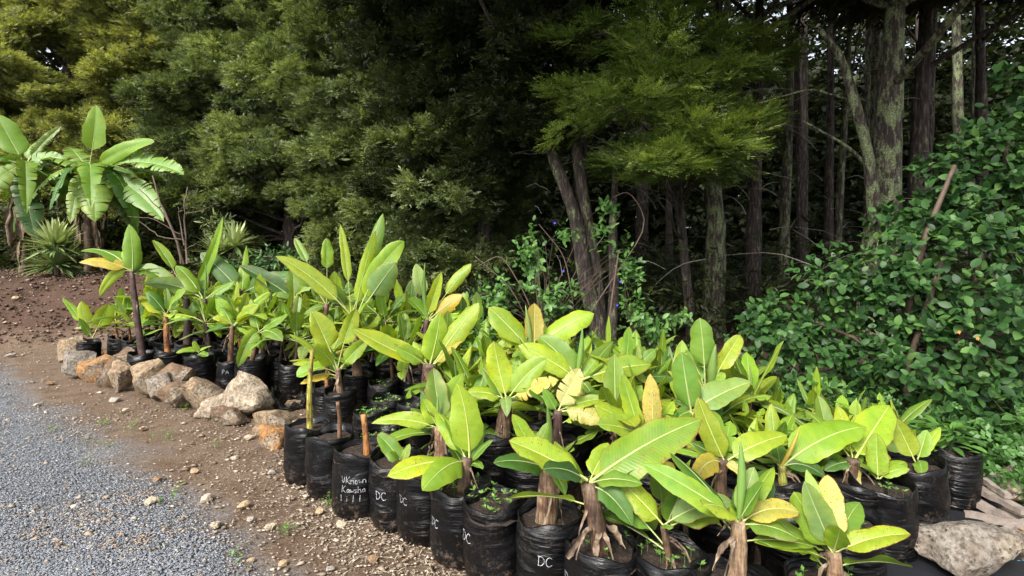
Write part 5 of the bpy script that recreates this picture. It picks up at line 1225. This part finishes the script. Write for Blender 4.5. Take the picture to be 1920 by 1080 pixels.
def scatter(n, rs, fn, pymax=1130, pymin=560, pxr=(-60, 1100)):
    px = rs.uniform(*pxr, n); py = pymin + (pymax - pymin) * rs.random(n) ** .8; d = F * H / (py - HY); x = (px - 960) / F * d
    r = np.stack([x, d], 1) - P0; nn = r @ NV; uu = r @ U; k = rs.random(n) < fn(uu, nn, x, d); return x[k], d[k], nn[k]
rs = np.random.default_rng(16)
wobble = lambda x, y: np.array([mnoise.noise(Vector((a * 1.1, b * 1.1, 5))) for a, b in zip(x, y)])
x, y, nn = scatter(100000, rs, lambda u, n, X, Y: np.clip((-.47 - n + .45 * wobble(X, Y)) / .35, .0, 1))
stones('gravel', 'blue grey crushed gravel of the drive', np.stack([x, y, bank_h(x, y) - .002], 1), rs.uniform(.003, .0072, len(x)) * (1 + .04 * y), M['gravel'], .42 + rs.normal(0, .17, len(x)), rs, .5)
x, y, nn = scatter(42000, rs, lambda u, n, X, Y: np.where(n < .25, np.clip(.3 + .7 * wobble(X, Y) + .5 * np.clip(n + .5, -1, .5), .08, .95), np.where(u < -.2, .4, .12)))
stones('dirt_crumbs', 'crumbs of dirt and pale grit on the yard', np.stack([x, y, bank_h(x, y) - .001], 1), rs.uniform(.003, .0085, len(x)) * (1 + .08 * y) * (1 + (rs.random(len(x)) < .05) * 1.2), M['pebble'], .3 + rs.normal(0, .3, len(x)), rs, .5)
n = 9000; x = rs.uniform(-14, -2, n); y = rs.uniform(7.8, 12.5, n); k = bank_h(x, y) > .06; x, y = x[k], y[k]
stones('bank_clods', 'dark clods and chips of earth on the bank', np.stack([x, y, bank_h(x, y) + .01], 1), rs.uniform(.012, .035, len(x)), M['clod'], .4 + rs.normal(0, .28, len(x)), rs, .6)
O = []
for (x0, y0, x1, y1, n) in [(40, 1010, 300, 915, 190), (190, 1030, 360, 985, 120), (60, 998, 110, 985, 25)]:
    q = rs.random(n); px = x0 + (x1 - x0) * q + rs.normal(0, 12, n); py = y0 + (y1 - y0) * q + rs.normal(0, 6, n); d = F * H / (py - HY); k = np.sin(q * 17) > -.5; O.append(np.stack([(px - 960) / F * d, d, np.full(n, .004)], 1)[k])
O = np.vstack(O)
stones('clay_crumbs', 'orange clay crumbs in faint streaks across the gravel', O, rs.uniform(.004, .009, len(O)), M['clay'], rs.uniform(0, 1, len(O)), rs, .4)
# leaf litter and straw along the bags
x, y, nn = scatter(5000, rs, lambda u, n, X, Y: np.where((n < 0) & (n > -.35) & (u > -.5), .75, np.where(n < .3, .06, .3)))
V = []; f = []
for i, (a, b) in enumerate(zip(x, y)):
    th = rs.uniform(0, 6.28); l = rs.uniform(.012, .045); w = .0022; c, s_ = math.cos(th), math.sin(th); z = .006 + rs.random() * .006 + float(bank_h(a, b)); o_ = len(V)
    V += [(a - c * l, b - s_ * l, z), (a + s_ * w, b - c * w, z + .004), (a + c * l, b + s_ * l, z + rs.uniform(0, .006)), (a - s_ * w, b + c * w, z + .004)]; f.append([o_, o_ + 1, o_ + 2, o_ + 3])
tag(obj('straw_litter', mesh_np('straw_litter', V, np.array(f), False, None, np.repeat(np.clip(rs.normal(.6, .25, len(x)), 0, 1), 4)), M['pebble']), 'dry straw and bark litter scattered around the bags', None, None, 'stuff')
# loose stones one can pick out
pm = [rock_geo(500 + k, 1, .8, .55, 2, 6) for k in range(6)]
for me in pm: me.materials.append(M['stone'])
PB = [(388, 937, 26), (285, 942, 26), (455, 950, 22), (310, 867, 16), (268, 805, 13), (340, 832, 15), (295, 900, 18), (510, 887, 16), (470, 975, 15), (500, 972, 14), (505, 990, 20), (485, 995, 18), (530, 1058, 18), (470, 1052, 14), (405, 985, 22), (385, 1003, 14), (110, 1022, 12), (205, 775, 16), (215, 752, 20),
      (120, 800, 16), (70, 760, 12), (408, 890, 20), (365, 885, 16), (300, 742, 18), (235, 770, 12), (160, 745, 18), (95, 720, 14), (60, 690, 16), (20, 668, 14), (350, 855, 14), (440, 860, 15), (560, 930, 14), (600, 960, 18), (555, 985, 12), (640, 985, 20), (660, 1010, 14), (700, 1050, 22), (590, 1040, 12), (620, 1068, 16), (480, 900, 20), (465, 822, 16), (80, 640, 14), (30, 628, 12), (520, 865, 14)]
for k, (px, py, w) in enumerate(PB[::2] + PB[1:14:3]):
    d = gd(py); tnn = ['pale', 'tan', 'pale', 'brown', 'grey'][k % 5]; xx, yy = (px - 960) / F * d, d
    o = obj('stone', pm[k % 6], None, None, (xx, yy, ground_z(xx, yy) + w * d / F * .12), (*ROCKC[tnn], 1)); s_ = w * d / F / 2; o.scale = (s_, s_, s_); o.rotation_euler = (0, 0, random.uniform(0, 6.28))
    tag(o, {'pale': 'pale loose stone lying on the open dirt before the beds', 'tan': 'tan loose stone lying on the open dirt before the beds', 'brown': 'brown clod of earth lying on the open dirt before the beds', 'grey': 'grey loose stone lying on the open dirt before the beds'}[tnn], 'stone', tnn + ' loose stones on the dirt')
# tiny green seedlings on the dirt
V, f, t = [], [], []
rs = np.random.default_rng(18)
for (px, py) in [(190, 797), (195, 794), (95, 810), (240, 808), (315, 818), (318, 822), (620, 945), (625, 950), (612, 940), (410, 838), (200, 840), (165, 830), (160, 870), (345, 765), (350, 768), (400, 790), (330, 918), (260, 795), (295, 822), (640, 955), (310, 940), (535, 1000), (545, 995), (440, 1050), (715, 960)]:
    d = gd(py); v, ff, tt = weed_geo(5, rs, .05, .0, .016); o_ = len(V); V += list(v + [(px - 960) / F * d, d, 0]); f += (ff + o_).tolist(); t += tt.tolist()
tag(obj('seedlings', mesh_np('seedlings', V, np.array(f), False, None, t), M['weed']), 'tiny green seedlings sprouting on the dirt', None, None, 'stuff')
print('objects', len(bpy.data.objects), 'tris', sum(len(p.loop_indices) - 2 for m_ in bpy.data.meshes if len(m_.polygons) < 3000 for p in m_.polygons) if False else '')
